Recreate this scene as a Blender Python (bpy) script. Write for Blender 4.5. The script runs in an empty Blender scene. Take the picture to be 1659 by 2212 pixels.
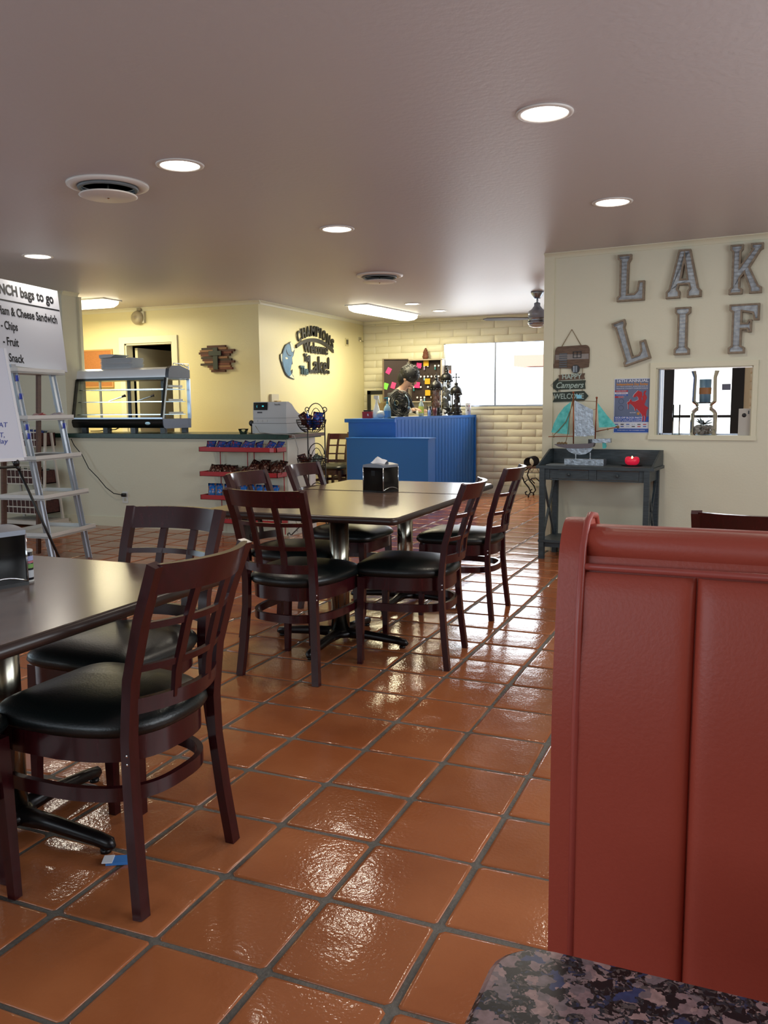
import bpy, bmesh, math, random
from math import sin, cos, pi, radians
from mathutils import Vector, Matrix, geometry
random.seed(7)
S = bpy.context.scene
COL = S.collection

# ------------------------------------------------------------------ camera
F_PX, YAW, PITCH, ROLL = 1851.55, .4003, .1228, -.0085
CAM = Vector((1.8581, -2.1395, 1.2522))
fw = Vector((-sin(YAW)*cos(PITCH), cos(YAW)*cos(PITCH), -sin(PITCH)))
rt = Vector((cos(YAW), sin(YAW), 0)); up = rt.cross(fw)
r2 = rt*cos(ROLL) + up*sin(ROLL); u2 = -rt*sin(ROLL) + up*cos(ROLL)
cd = bpy.data.cameras.new('camera'); cam = bpy.data.objects.new('camera', cd); COL.objects.link(cam)
cd.sensor_fit = 'HORIZONTAL'; cd.sensor_width = 36; cd.lens = F_PX/1659*36
cd.clip_start = .02; cd.clip_end = 300
m = Matrix((r2, u2, -fw)).transposed().to_4x4(); m.translation = CAM
cam.matrix_world = m
S.camera = cam

# ------------------------------------------------------------------ light
S.view_settings.view_transform = 'Standard'; S.view_settings.look = 'None'
S.view_settings.exposure = 0.0; S.view_settings.gamma = 1
S.view_settings.use_curve_mapping = False
W = bpy.data.worlds.new('sky'); S.world = W; W.use_nodes = True
bg = W.node_tree.nodes['Background']; bg.inputs[0].default_value = (.86, .93, 1, 1); bg.inputs[1].default_value = 5.0

def area(name, loc, target, sx, sy, power, color):
    l = bpy.data.lights.new(name, 'AREA'); l.shape = 'RECTANGLE'; l.size = sx; l.size_y = sy
    l.energy = power; l.color = color
    o = bpy.data.objects.new(name, l); COL.objects.link(o); o.location = loc
    o.rotation_euler = (Vector(target)-Vector(loc)).to_track_quat('-Z', 'Y').to_euler()
    return o
# daylight through the dining room windows (behind and beside the camera)
area('daylight_behind', (-1.2, -4.35, 1.55), (-1.2, 0, 1.2), 5.2, 1.3, 70, (.74, .87, 1))
area('daylight_right', (4.45, .6, 1.6), (0, .8, 1.3), 4.2, 1.3, 98, (.86, .93, 1))
area('daylight_left', (-7.8, -.5, 1.5), (0, -.5, 1.2), 4.2, 1.3, 70, (.66, .86, 1))
# daylight through the glass beside the front desk and behind the hatch
area('daylight_desk_window', (-1.45, 10.0, 1.7), (-1.2, 0, .6), 1.4, .85, 16, (.93, .96, 1))
area('daylight_hatch_window', (1.9, 9.62, 1.4), (1.9, 0, 1.0), 1.4, 1.8, 30, (.93, .96, 1))

# ------------------------------------------------------------------ materials
def lin(c):
    if isinstance(c, str):
        c = [int(c[i:i+2], 16)/255 for i in (0, 2, 4)]
    return tuple(x/12.92 if x <= .04045 else ((x+.055)/1.055)**2.4 for x in c) + (1,)
MATS = {}
def mat(name, col, rough=.5, metal=0, bump=0, bscale=60, var=0, vscale=6, coat=0, emit=0, col2=None, spec=.5, stretch=None, detail=4):
    if name in MATS: return MATS[name]
    m = bpy.data.materials.new(name); m.use_nodes = True; MATS[name] = m
    N, L = m.node_tree.nodes, m.node_tree.links
    b = N['Principled BSDF']; b.inputs['Base Color'].default_value = lin(col)
    b.inputs['Roughness'].default_value = rough; b.inputs['Metallic'].default_value = metal
    b.inputs['Specular IOR Level'].default_value = spec
    if coat: b.inputs['Coat Weight'].default_value = coat; b.inputs['Coat Roughness'].default_value = .1
    if emit:
        b.inputs['Emission Color'].default_value = lin(col); b.inputs['Emission Strength'].default_value = emit
    if var or bump:
        tc = N.new('ShaderNodeTexCoord'); mp = N.new('ShaderNodeMapping')
        L.new(tc.outputs['Object'], mp.inputs[0])
        if stretch: mp.inputs['Scale'].default_value = stretch
    if var:
        n = N.new('ShaderNodeTexNoise'); n.inputs['Scale'].default_value = vscale; n.inputs['Detail'].default_value = detail
        L.new(mp.outputs[0], n.inputs[0])
        r = N.new('ShaderNodeValToRGB'); c = lin(col)
        c2 = lin(col2) if col2 else tuple(x*(1-var) for x in c[:3])+(1,)
        c1 = c if col2 else tuple(min(1, x*(1+var*.6)) for x in c[:3])+(1,)
        r.color_ramp.elements[0].position = .3; r.color_ramp.elements[1].position = .7
        r.color_ramp.elements[0].color = c2; r.color_ramp.elements[1].color = c1
        L.new(n.outputs[0], r.inputs[0]); L.new(r.outputs[0], b.inputs['Base Color'])
    if bump:
        n = N.new('ShaderNodeTexNoise'); n.inputs['Scale'].default_value = bscale; n.inputs['Detail'].default_value = 3
        L.new(mp.outputs[0], n.inputs[0])
        bp = N.new('ShaderNodeBump'); bp.inputs['Strength'].default_value = bump; bp.inputs['Distance'].default_value = .01
        L.new(n.outputs[0], bp.inputs['Height']); L.new(bp.outputs[0], b.inputs['Normal'])
    return m
def glass_mat(name, tint=(1, 1, 1), refl=.5, rough=.02):
    if name in MATS: return MATS[name]
    m = bpy.data.materials.new(name); m.use_nodes = True; MATS[name] = m
    N, L = m.node_tree.nodes, m.node_tree.links
    N.remove(N['Principled BSDF']); out = N['Material Output']
    t = N.new('ShaderNodeBsdfTransparent'); t.inputs[0].default_value = tint+(1,)
    g = N.new('ShaderNodeBsdfGlossy'); g.inputs['Roughness'].default_value = rough
    f = N.new('ShaderNodeLayerWeight'); f.inputs[0].default_value = refl
    mx = N.new('ShaderNodeMixShader'); L.new(f.outputs['Fresnel'], mx.inputs[0])
    L.new(t.outputs[0], mx.inputs[1]); L.new(g.outputs[0], mx.inputs[2]); L.new(mx.outputs[0], out.inputs[0])
    return m

CEIL = mat('ceiling_paint', 'cfcdd0', .45, bump=.16, bscale=30, spec=.4)
WALL = mat('wall_paint_yellow', 'e2d9ab', .36, bump=.12, bscale=55, spec=.45)
CREAM = mat('wall_paint_cream', 'dad8c2', .45, bump=.08, bscale=60, spec=.4)
TRIMW = mat('trim_paint', 'dcd9bf', .4)
BLOCKP = mat('block_paint', 'e2ddc2', .42, bump=.2, bscale=30, spec=.4)
MORT = mat('mortar_paint', 'd6d0b2', .7)
GROUT = mat('grout', '6b675f', .6, bump=.5, bscale=80, var=.4, vscale=5)
MAHO = mat('mahogany_lacquer', '360c12', .27, var=.35, vscale=3, stretch=(30, 30, 3), coat=.2)
VINYL = mat('black_vinyl', '0e1414', .33, bump=.08, bscale=160, spec=.5)
LAM = mat('table_laminate', '725c4f', .2, var=.25, vscale=14, detail=6, spec=.6)
LAMEDGE = mat('table_edge', '2f211d', .3)
STEEL = mat('brushed_steel', 'b9b4a4', .22, 1)
IRON = mat('black_iron', '171314', .3, .2)
BLACK = mat('black_plastic', '0d0f11', .35)
BLACKG = mat('black_gloss', '07080a', .12)
CHROME = mat('chrome', 'd8dce0', .12, 1)
WHITE = mat('white_paint', 'd9dad6', .4)
GALV = mat('galvanised_metal', 'aab2bb', .35, .85, var=.35, vscale=24, detail=6, bump=.3, bscale=40)
BURL = mat('burlap_wood', '8c7f6e', .8, bump=.4, bscale=90, var=.25, vscale=30)
BLUE = mat('desk_blue', '2478d6', .42, bump=.05, bscale=40)
RED = mat('shelf_red', 'a51a20', .35)
GREEN = mat('green_laminate', '16382c', .3, var=.4, vscale=50)
GREYW = mat('distressed_grey_wood', '39444a', .5, var=.35, vscale=5, stretch=(3, 3, 22))
REDV = mat('red_vinyl', 'ab4938', .42, bump=.05, bscale=220, spec=.45)
REDVP = mat('red_vinyl_piping', 'a84c42', .35)
ROPE = mat('jute_rope', '7c6546', .85)
BEIGE = mat('beige_plastic', 'c9c4b0', .4)
ALU = mat('aluminium', 'aab1bd', .3, .9)
BROWNW = mat('brown_wood', '5c3a2a', .5, var=.3, vscale=6, stretch=(4, 4, 20))
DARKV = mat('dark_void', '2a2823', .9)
PAPER = mat('white_paper', 'e6e8ee', .6)
INK = mat('black_ink', '14161c', .6)
WIN_GLASS = glass_mat('window_glass', (1, 1, 1), .06)
CASE_GLASS = glass_mat('case_glass', (.95, .98, .97), .12)
JAR_GLASS = glass_mat('jar_glass', (.9, .95, .97), .3)

# terracotta tile: per-object tone
def tile_mat():
    m = bpy.data.materials.new('saltillo_tile'); m.use_nodes = True
    N, L = m.node_tree.nodes, m.node_tree.links; b = N['Principled BSDF']
    tc = N.new('ShaderNodeNewGeometry'); n = N.new('ShaderNodeTexNoise'); n.inputs['Scale'].default_value = 2.3; n.inputs['Detail'].default_value = 5
    L.new(tc.outputs['Position'], n.inputs[0])
    r = N.new('ShaderNodeValToRGB'); e = r.color_ramp.elements
    e[0].position = .3; e[0].color = lin('9b5833'); e[1].position = .72; e[1].color = lin('b56f45')
    L.new(n.outputs[0], r.inputs[0])
    oi = N.new('ShaderNodeObjectInfo'); hs = N.new('ShaderNodeHueSaturation')
    mr = N.new('ShaderNodeMapRange'); mr.inputs[3].default_value = .88; mr.inputs[4].default_value = 1.1
    L.new(oi.outputs['Random'], mr.inputs[0]); L.new(mr.outputs[0], hs.inputs['Value']); L.new(r.outputs[0], hs.inputs['Color'])
    L.new(hs.outputs[0], b.inputs['Base Color'])
    b.inputs['Roughness'].default_value = .12; b.inputs['Specular IOR Level'].default_value = .5
    n1 = N.new('ShaderNodeTexNoise'); n1.inputs['Scale'].default_value = 9; n1.inputs['Detail'].default_value = 1
    n2 = N.new('ShaderNodeTexNoise'); n2.inputs['Scale'].default_value = 85; n2.inputs['Detail'].default_value = 2
    for q in (n1, n2): L.new(tc.outputs['Position'], q.inputs[0])
    b1 = N.new('ShaderNodeBump'); b1.inputs['Strength'].default_value = .2; b1.inputs['Distance'].default_value = .012
    b2 = N.new('ShaderNodeBump'); b2.inputs['Strength'].default_value = .2; b2.inputs['Distance'].default_value = .004
    L.new(n1.outputs[0], b1.inputs['Height']); L.new(n2.outputs[0], b2.inputs['Height'])
    L.new(b1.outputs[0], b2.inputs['Normal']); L.new(b2.outputs[0], b.inputs['Normal'])
    return m
TILE = tile_mat()
def granite_mat():
    m = bpy.data.materials.new('granite'); m.use_nodes = True
    N, L = m.node_tree.nodes, m.node_tree.links; b = N['Principled BSDF']
    tc = N.new('ShaderNodeTexCoord')
    nz = N.new('ShaderNodeTexNoise'); nz.inputs['Scale'].default_value = 70; nz.inputs['Detail'].default_value = 3
    mxv = N.new('ShaderNodeMixRGB'); mxv.blend_type = 'LINEAR_LIGHT'; mxv.inputs[0].default_value = .014
    L.new(tc.outputs['Object'], nz.inputs[0]); L.new(tc.outputs['Object'], mxv.inputs[1]); L.new(nz.outputs['Color'], mxv.inputs[2])
    def vor(sc, cols):
        v = N.new('ShaderNodeTexVoronoi'); v.inputs['Scale'].default_value = sc; L.new(mxv.outputs[0], v.inputs[0])
        sp = N.new('ShaderNodeSeparateColor'); L.new(v.outputs['Color'], sp.inputs[0])
        r = N.new('ShaderNodeValToRGB'); r.color_ramp.interpolation = 'CONSTANT'
        r.color_ramp.elements[0].color = lin(cols[0][1]); r.color_ramp.elements[0].position = 0
        r.color_ramp.elements[1].position = cols[1][0]; r.color_ramp.elements[1].color = lin(cols[1][1])
        for p, c in cols[2:]:
            e = r.color_ramp.elements.new(p); e.color = lin(c)
        L.new(sp.outputs[0], r.inputs[0]); return r, sp
    fine, _ = vor(260, [(0, '101418'), (.3, '2f353b'), (.5, '5a5250'), (.66, '34405e'), (.73, '8d7877'), (.86, '1c2124')])
    big, sp = vor(80, [(0, '93797a'), (.3, 'aa8b87'), (.52, '7f7073'), (.74, '36446c'), (.81, '14181d')])
    mx = N.new('ShaderNodeMixRGB'); gt = N.new('ShaderNodeMath'); gt.operation = 'GREATER_THAN'; gt.inputs[1].default_value = .5
    L.new(sp.outputs[1], gt.inputs[0]); L.new(gt.outputs[0], mx.inputs[0]); L.new(big.outputs[0], mx.inputs[2]); L.new(fine.outputs[0], mx.inputs[1])
    n2 = N.new('ShaderNodeTexNoise'); n2.inputs['Scale'].default_value = 140; L.new(tc.outputs['Object'], n2.inputs[0])
    ml = N.new('ShaderNodeMixRGB'); ml.blend_type = 'OVERLAY'; ml.inputs[0].default_value = .6
    L.new(mx.outputs[0], ml.inputs[1]); L.new(n2.outputs[0], ml.inputs[2]); L.new(ml.outputs[0], b.inputs['Base Color'])
    b.inputs['Roughness'].default_value = .3
    return m
GRANITE = granite_mat()

# ------------------------------------------------------------------ helpers
def nb(): return bmesh.new()
def obj(name, bm, m, parent=None, smooth=False, kind=None, bev=0, label=None):
    if bev:
        bmesh.ops.bevel(bm, geom=[e for e in bm.edges if len(e.link_faces) == 2 and e.calc_face_angle(0) > .6],
                        offset=bev, segments=2, affect='EDGES', profile=.6)
    if isinstance(bm, bpy.types.Mesh): me = bm
    else:
        bmesh.ops.recalc_face_normals(bm, faces=bm.faces)
        me = bpy.data.meshes.new(name); bm.to_mesh(me); bm.free()
    me.polygons.foreach_set('use_smooth', [True]*len(me.polygons))
    if not smooth: me.set_sharp_from_angle(angle=radians(30))
    for q in (m if isinstance(m, (list, tuple)) else [m]): me.materials.append(q)
    o = bpy.data.objects.new(name, me); COL.objects.link(o)
    if parent: o.parent = parent
    if kind: o['kind'] = kind
    if label: o['label'] = label
    return o
def thing(name, label, cat, loc=(0, 0, 0), rotz=0, group=None):
    o = bpy.data.objects.new(name, None); COL.objects.link(o); o.empty_display_size = .1
    o.location = loc; o.rotation_euler = (0, 0, rotz); o['label'] = label; o['category'] = cat
    if group: o['group'] = group
    return o
def tag(o, label, cat, group=None):
    o['label'] = label; o['category'] = cat
    if group: o['group'] = group
    return o
def struct(name, bm, m, parent=None, **k):
    return obj(name, bm, m, parent, kind=None if parent else 'structure', **k)
def dup(root, loc, rotz, label, group=None):
    r = root.copy(); COL.objects.link(r); r.location = loc; r.rotation_euler = (0, 0, rotz); r['label'] = label
    if group: r['group'] = group
    for ch in list(root.children):
        c = ch.copy(); COL.objects.link(c); c.parent = r
        for g in list(ch.children):
            d = g.copy(); COL.objects.link(d); d.parent = c
    return r
def box(bm, x0, x1, y0, y1, z0, z1, M=None):
    v = [bm.verts.new((x, y, z)) for x in (x0, x1) for y in (y0, y1) for z in (z0, z1)]
    for f in ((0, 1, 3, 2), (4, 6, 7, 5), (0, 4, 5, 1), (2, 3, 7, 6), (0, 2, 6, 4), (1, 5, 7, 3)):
        bm.faces.new([v[i] for i in f])
    if M is not None: bmesh.ops.transform(bm, matrix=M, verts=v)
    return v
def bx(*a, M=None):
    bm = nb(); box(bm, *a, M=M); return bm
def bar(bm, p, q, w, h, upv=(0, 0, 1)):
    p, q = Vector(p), Vector(q); d = (q-p).normalized(); s = d.cross(Vector(upv))
    if s.length < 1e-4: s = d.cross(Vector((0, 1, 0)))
    s.normalize(); n = s.cross(d)
    v = [bm.verts.new(c+s*a*w/2+n*b*h/2) for c in (p, q) for a, b in ((-1, -1), (1, -1), (1, 1), (-1, 1))]
    for f in ((0, 1, 2, 3), (7, 6, 5, 4), (0, 4, 5, 1), (1, 5, 6, 2), (2, 6, 7, 3), (3, 7, 4, 0)): bm.faces.new([v[i] for i in f])
def tube(bm, pts, r, seg=6, closed=False, flat=None):
    """swept round (or rectangular if flat=(w,h)) section along points"""
    pts = [Vector(p) for p in pts]; n = len(pts); rings = []
    rr = r if isinstance(r, (list, tuple)) else [r]*n
    prev = None
    for i, p in enumerate(pts):
        if closed: d = pts[(i+1) % n]-pts[i-1]
        else: d = pts[min(i+1, n-1)]-pts[max(i-1, 0)]
        d.normalize()
        if prev is None:
            a = Vector((0, 0, 1)) if abs(d.z) < .9 else Vector((1, 0, 0))
            s = d.cross(a).normalized()
        else:
            s = (prev-d*prev.dot(d)).normalized()
        prev = s; t = d.cross(s)
        if flat: off = [s*a*flat[0]/2+t*b*flat[1]/2 for a, b in ((-1, -1), (1, -1), (1, 1), (-1, 1))]
        else: off = [s*cos(2*pi*k/seg)*rr[i]+t*sin(2*pi*k/seg)*rr[i] for k in range(seg)]
        rings.append([bm.verts.new(p+o) for o in off])
    m = len(rings[0])
    for i in range(n if closed else n-1):
        a, b = rings[i], rings[(i+1) % n]
        for k in range(m): bm.faces.new((a[k], a[(k+1) % m], b[(k+1) % m], b[k]))
    if not closed:
        bm.faces.new(rings[0][::-1]); bm.faces.new(rings[-1])
def lathe(bm, prof, c=(0, 0, 0), seg=16, cap=True):
    c = Vector(c); rings = []
    for r, z in prof:
        rings.append([bm.verts.new(c+Vector((r*cos(2*pi*k/seg), r*sin(2*pi*k/seg), z))) for k in range(seg)])
    for a, b in zip(rings, rings[1:]):
        for k in range(seg): bm.faces.new((a[k], a[(k+1) % seg], b[(k+1) % seg], b[k]))
    if cap:
        for rg in (rings[0], rings[-1]):
            try: bm.faces.new(rg)
            except ValueError: pass
def poly(bm, pts, y0, y1):
    """polygon in local xz, extruded from y0 (front) to y1; concave ok"""
    tris = geometry.tessellate_polygon([[Vector((x, z, 0)) for x, z in pts]])
    a = [bm.verts.new((x, y0, z)) for x, z in pts]; b = [bm.verts.new((x, y1, z)) for x, z in pts]
    for t in tris:
        try: bm.faces.new([a[i] for i in t]); bm.faces.new([b[i] for i in reversed(t)])
        except ValueError: pass
    n = len(pts)
    for i in range(n): bm.faces.new((a[i], a[(i+1) % n], b[(i+1) % n], b[i]))
def pbm(pts, y0, y1):
    bm = nb(); poly(bm, pts, y0, y1); return bm
def sphere(bm, c, r, sc=(1, 1, 1), seg=12, rings=8):
    res = bmesh.ops.create_uvsphere(bm, u_segments=seg, v_segments=rings, radius=r)
    bmesh.ops.transform(bm, matrix=Matrix.Translation(c) @ Matrix.Diagonal((*sc, 1)), verts=res['verts'])
def text_me(body, size, ext=.0005, off=0, shear=0, space=1, align='CENTER'):
    cu = bpy.data.curves.new('t', 'FONT'); cu.body = body; cu.size = size; cu.extrude = ext; cu.offset = off
    cu.shear = shear; cu.space_character = space; cu.align_x = align; cu.align_y = 'CENTER'; cu.resolution_u = 3
    o = bpy.data.objects.new('t', cu); COL.objects.link(o)
    dg = bpy.context.evaluated_depsgraph_get(); me = bpy.data.meshes.new_from_object(o.evaluated_get(dg))
    bpy.data.objects.remove(o); bpy.data.curves.remove(cu)
    me.transform(Matrix.Rotation(pi/2, 4, 'X')); me.materials.clear(); return me
def text(body, size, m, parent, x, y, z, w=None, tilt=0, name='lettering', **k):
    me = text_me(body, size, **k)
    if w:
        xs = [v.co.x for v in me.vertices]; s = w/(max(xs)-min(xs)); me.transform(Matrix.Diagonal((s, 1, 1, 1)))
    if tilt: me.transform(Matrix.Rotation(-tilt, 4, 'Y'))
    me.transform(Matrix.Translation((x, y, z)))
    return obj(name, me, m, parent)

# ------------------------------------------------------------------ room shell
H = 2.5
fl = struct('floor', bx(-8.2, 4.8, -4.6, 10.2, -.15, -.0035), GROUT)
def tile_mesh(seed):
    rnd = random.Random(seed); bm = nb(); h = .1445
    out = []
    for sx, sy in ((-1, -1), (1, -1), (1, 1), (-1, 1)):
        c = .006+rnd.random()*.006; jx = rnd.uniform(-.0035, .0035); jy = rnd.uniform(-.0035, .0035)
        p1 = (sx*h+jx, sy*(h-c)+jy); p2 = (sx*(h-c)+jx, sy*h+jy)
        out += [p1, p2] if sx*sy > 0 else [p2, p1]
    # order goes round
    out.sort(key=lambda p: math.atan2(p[1], p[0]))
    rings = []
    for s, z in ((1, -.012), (1, -.0025), (.985, 0.0), (.93, .0004)):
        rings.append([bm.verts.new((x*s, y*s, z)) for x, y in out])
    for a, b in zip(rings, rings[1:]):
        for k in range(8): bm.faces.new((a[k], a[(k+1) % 8], b[(k+1) % 8], b[k]))
    bm.faces.new(rings[-1])
    bmesh.ops.recalc_face_normals(bm, faces=bm.faces)
    me = bpy.data.meshes.new('tile'); bm.to_mesh(me); bm.free(); me.materials.append(TILE)
    me.polygons.foreach_set('use_smooth', [True]*len(me.polygons)); return me
TM = [tile_mesh(i) for i in range(5)]
P = .305
cells = []
for i in range(-26, 15):
    for j in range(-14, 32):
        x, y = (i+.5)*P, (j+.5)*P
        d = Vector((x, y, 0))-CAM; z = d.dot(fw)
        vis = False
        if z > .3:
            u = 829.5+F_PX*d.dot(r2)/z; v = 1106-F_PX*d.dot(u2)/z
            vis = -60 < u < 1200+0*v and v < 2330 and not (y > 5.1 and x < -2.3) and not (y > 5 and x > .3)
        cells.append((0 if vis else 1, z if vis else abs(z), x, y))
cells.sort()
restbm = nb()
for k, (nv, z, x, y) in enumerate(cells):
    rz = random.choice((0, pi/2, pi, -pi/2)); jx, jy = random.uniform(-.002, .002), random.uniform(-.002, .002)
    if k < 300 and nv == 0:
        o = bpy.data.objects.new('tile', TM[k % 5]); COL.objects.link(o); o.parent = fl
        o.location = (x+jx, y+jy, 0); o.rotation_euler = (random.uniform(-.002, .002), random.uniform(-.002, .002), rz)
    else:
        n0 = len(restbm.verts); restbm.from_mesh(TM[k % 5]); restbm.verts.ensure_lookup_table()
        M_ = Matrix.Translation((x+jx, y+jy, 0)) @ Matrix.Rotation(rz, 4, 'Z')
        bmesh.ops.transform(restbm, matrix=M_, verts=restbm.verts[n0:])
ro = obj('far_tiles', restbm, TILE, fl, smooth=True); ro['kind'] = 'stuff'

struct('ceiling', bx(-8.2, 4.8, -4.6, 10.2, H, H+.12), CEIL)
CHX, DWY, BY = -3.5, 6.78, 9.78            # champions wall, door wall, block wall
# block wall at the back with a window and, behind the hatch, a glazed door
wx0, wx1, wz0, wz1 = -2.23, -.55, 1.235, 2.15
dx0, dx1, dz1 = .80, 1.80, 2.2
def wall_with_holes(x0, x1, y0, y1, z1, holes):
    bm = nb(); xs = sorted({x0, x1, *[h[0] for h in holes], *[h[1] for h in holes]})
    for a, b in zip(xs, xs[1:]):
        z = 0
        for h in sorted([h for h in holes if h[0] <= a and h[1] >= b], key=lambda h: h[2]):
            if h[2] > z: box(bm, a, b, y0, y1, z, h[2])
            z = h[3]
        if z < z1: box(bm, a, b, y0, y1, z, z1)
    return bm
BH = [(wx0, wx1, wz0, wz1), (dx0, dx1, 0, dz1)]
wb = struct('wall_back', wall_with_holes(-3.62, 4.8, BY+.005, BY+.2, H, BH), MORT)
def block_mesh(w, h, seed):
    rnd = random.Random(seed); bm = nb(); g = .003
    nx = 6; top = [rnd.uniform(-.003, .003) for _ in range(nx+1)]; bot = [rnd.uniform(-.003, .003) for _ in range(nx+1)]
    back, mid, fr = [], [], []
    per = [(i/nx, 0) for i in range(nx+1)]+[(i/nx, 1) for i in range(nx, -1, -1)]
    for t, s in per:
        i = round(t*nx); x = (t-.5)*(w-2*g); z = (s-.5)*(h-2*g)+(top[i] if s else bot[i])
        back.append(bm.verts.new((x, .02, z))); mid.append(bm.verts.new((x*.998, .002, z*.985)))
        fr.append(bm.verts.new((x*.985, -.0005+rnd.uniform(-.001, .001), z*.93)))
    n = len(per)
    for a, b in ((back, mid), (mid, fr)):
        for k in range(n): bm.faces.new((a[k], a[(k+1) % n], b[(k+1) % n], b[k]))
    for k in range(nx): bm.faces.new((fr[k], fr[k+1], fr[n-2-k], fr[n-1-k]))
    bmesh.ops.recalc_face_normals(bm, faces=bm.faces)
    me = bpy.data.meshes.new('brick'); bm.to_mesh(me); bm.free(); me.materials.append(BLOCKP)
    me.polygons.foreach_set('use_smooth', [True]*len(me.polygons)); return me
ch, bw = .1015, .405
cache = {}
def put_block(x0, x1, zc, hh):
    w = round((x1-x0)/.0075)*.0075
    if w < .03: return
    key = (w, round(hh, 3), random.randrange(3))
    if key not in cache: cache[key] = block_mesh(w, hh, len(cache))
    o = bpy.data.objects.new('brick', cache[key]); COL.objects.link(o); o.parent = wb
    o.location = ((x0+x1)/2, BY, zc)
zc = .10; row = 0
while zc < 2.44:
    hh = min(ch, 2.46-zc); xx = -3.5-(bw/2 if row % 2 else 0)
    segs = [(-3.5, .45)]
    if wz0 < zc+hh/2 < wz1+.02: segs = [(-3.5, wx0-.01), (wx1+.01, .45)]
    segs.append((1.86, 2.3) if 1.0 < zc < 1.9 else (0, 0))
    for a, b in segs:
        x = xx
        while x < b:
            s, e = max(x, a), min(x+bw, b)
            if e-s > .035: put_block(s, e, zc+hh/2, hh)
            x += bw
    zc += hh; row += 1
# plain dressing of the same paint where the blocks are out of sight
struct('trim_1', bx(.46, dx0-.02, BY-.002, BY+.02, 0, H), BLOCKP)
struct('trim_2', bx(2.3, 4.8, BY-.002, BY+.02, 0, H), BLOCKP)
struct('trim_3', bx(dx0-.02, 2.3, BY-.002, BY+.02, dz1+.02, H), BLOCKP)

struct('wall_champions', bx(CHX-.12, CHX, DWY, BY+.1, 0, H), WALL)
dox0, dox1, doz = -5.47, -4.74, 2.065
struct('wall_door', wall_with_holes(-8.2, CHX-.12, DWY, DWY+.12, H, [(dox0, dox1, 0, doz)]), WALL)
struct('wall_left', bx(-8.2, -4.93, 5.13, 5.37, 0, H), CREAM)
struct('wall_left_side', bx(-8.3, -8.2, -4.6, 10.2, 0, H), CREAM)
struct('wall_behind', bx(-8.2, 4.8, -4.75, -4.6, 0, H), CREAM)
struct('wall_right_side', bx(4.8, 4.9, -4.6, 10.2, 0, H), CREAM)
# dark room behind the doorway
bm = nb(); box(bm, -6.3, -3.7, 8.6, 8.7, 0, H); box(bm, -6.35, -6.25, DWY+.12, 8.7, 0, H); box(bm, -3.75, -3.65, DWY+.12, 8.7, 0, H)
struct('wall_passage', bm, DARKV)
# low counter wall
struct('wall_counter', bx(-4.93, -2.24, 5.13, 5.26, 0, .94), CREAM)

# wall with the hatch: own frame, turned 5.8 degrees
TH = radians(-5.8); P0 = Vector((.257, 5.175, 0))
UN = Vector((cos(TH), sin(TH), 0)); NN = Vector((-sin(TH), cos(TH), 0))
def lw(s, off=0, z=0): return P0+UN*s-NN*off+Vector((0, 0, z))
hs0, hs1, hz0, hz1 = .92, 1.635, 1.003, 1.535
w = struct('wall_right', wall_with_holes(0, 4.7, 0, .16, H, [(hs0, hs1, hz0, hz1)]), CREAM)
w.location = P0; w.rotation_euler = (0, 0, TH)
def on_lake(o): o.location = P0; o.rotation_euler = (0, 0, TH); return o
bm = nb()
for a in ((hs0-.045, hs0, hz0-.03, hz1+.04), (hs1, hs1+.035, hz0-.03, hz1+.04)): box(bm, a[0], a[1], -.016, .0, a[2], a[3])
box(bm, hs0-.045, hs1+.035, -.018, 0, hz1, hz1+.042); box(bm, hs0-.05, hs1+.04, -.02, 0, hz0-.035, hz0)
on_lake(struct('trim_4', bm, TRIMW, bev=.003))
bm = nb(); box(bm, hs0, hs0+.008, 0, .17, hz0, hz1); box(bm, hs1-.008, hs1, 0, .17, hz0, hz1); box(bm, hs0, hs1, 0, .17, hz1-.008, hz1)
on_lake(struct('trim_5', bm, TRIMW))
on_lake(struct('trim_6', bx(hs0-.01, hs1+.01, -.01, .2, hz0-.012, hz0+.002), TRIMW))
# sliding track of the hatch window
bm = nb(); box(bm, hs0+.01, hs0+.022, .06, .14, hz0+.002, hz1-.01); box(bm, hs0+.03, hs0+.036, .09, .13, hz0+.002, hz1-.01)
box(bm, hs0+.01, hs1-.01, .12, .135, hz0+.002, hz0+.012)
on_lake(struct('window_2', bm, ALU))
on_lake(struct('trim_7', bx(-.012, .075, -.014, .165, 0, H-.03), TRIMW, bev=.004))

def crown(name, p, q, n):
    """small crown moulding from p to q, n = direction into the room"""
    p, q, n = Vector(p), Vector(q), Vector(n); bm = nb()
    prof = ((0, 0), (.035, 0), (.035, -.006), (.022, -.014), (.012, -.03), (.010, -.042), (0, -.042))
    a = [bm.verts.new(p+n*x+Vector((0, 0, z+H))) for x, z in prof]; b = [bm.verts.new(q+n*x+Vector((0, 0, z+H))) for x, z in prof]
    for i in range(len(prof)): bm.faces.new((a[i], a[(i+1) % 7], b[(i+1) % 7], b[i]))
    bm.faces.new(a); bm.faces.new(b)
    struct(name, bm, TRIMW)
crown('trim_8', (CHX, DWY, 0), (CHX, BY-.002, 0), (1, 0, 0))
crown('trim_9', (-8.2, DWY, 0), (CHX+.03, DWY, 0), (0, -1, 0))
crown('trim_10', (CHX, BY, 0), (.6, BY, 0), (0, -1, 0))
crown('trim_11', lw(-.012), lw(4.6), tuple(-NN))
crown('trim_12', (-8.2, 5.13, 0), (-4.93, 5.13, 0), (0, -1, 0))
crown('trim_13', (-4.93, 5.13, 0), (-4.93, 5.37, 0), (1, 0, 0))
struct('trim_14', bx(-4.94, -4.9, 5.36, 5.40, .99, H-.04), TRIMW)
struct('baseboard_left', bx(-8.2, -2.24, 5.117, 5.13, 0, .10), TRIMW, bev=.003)
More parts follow.
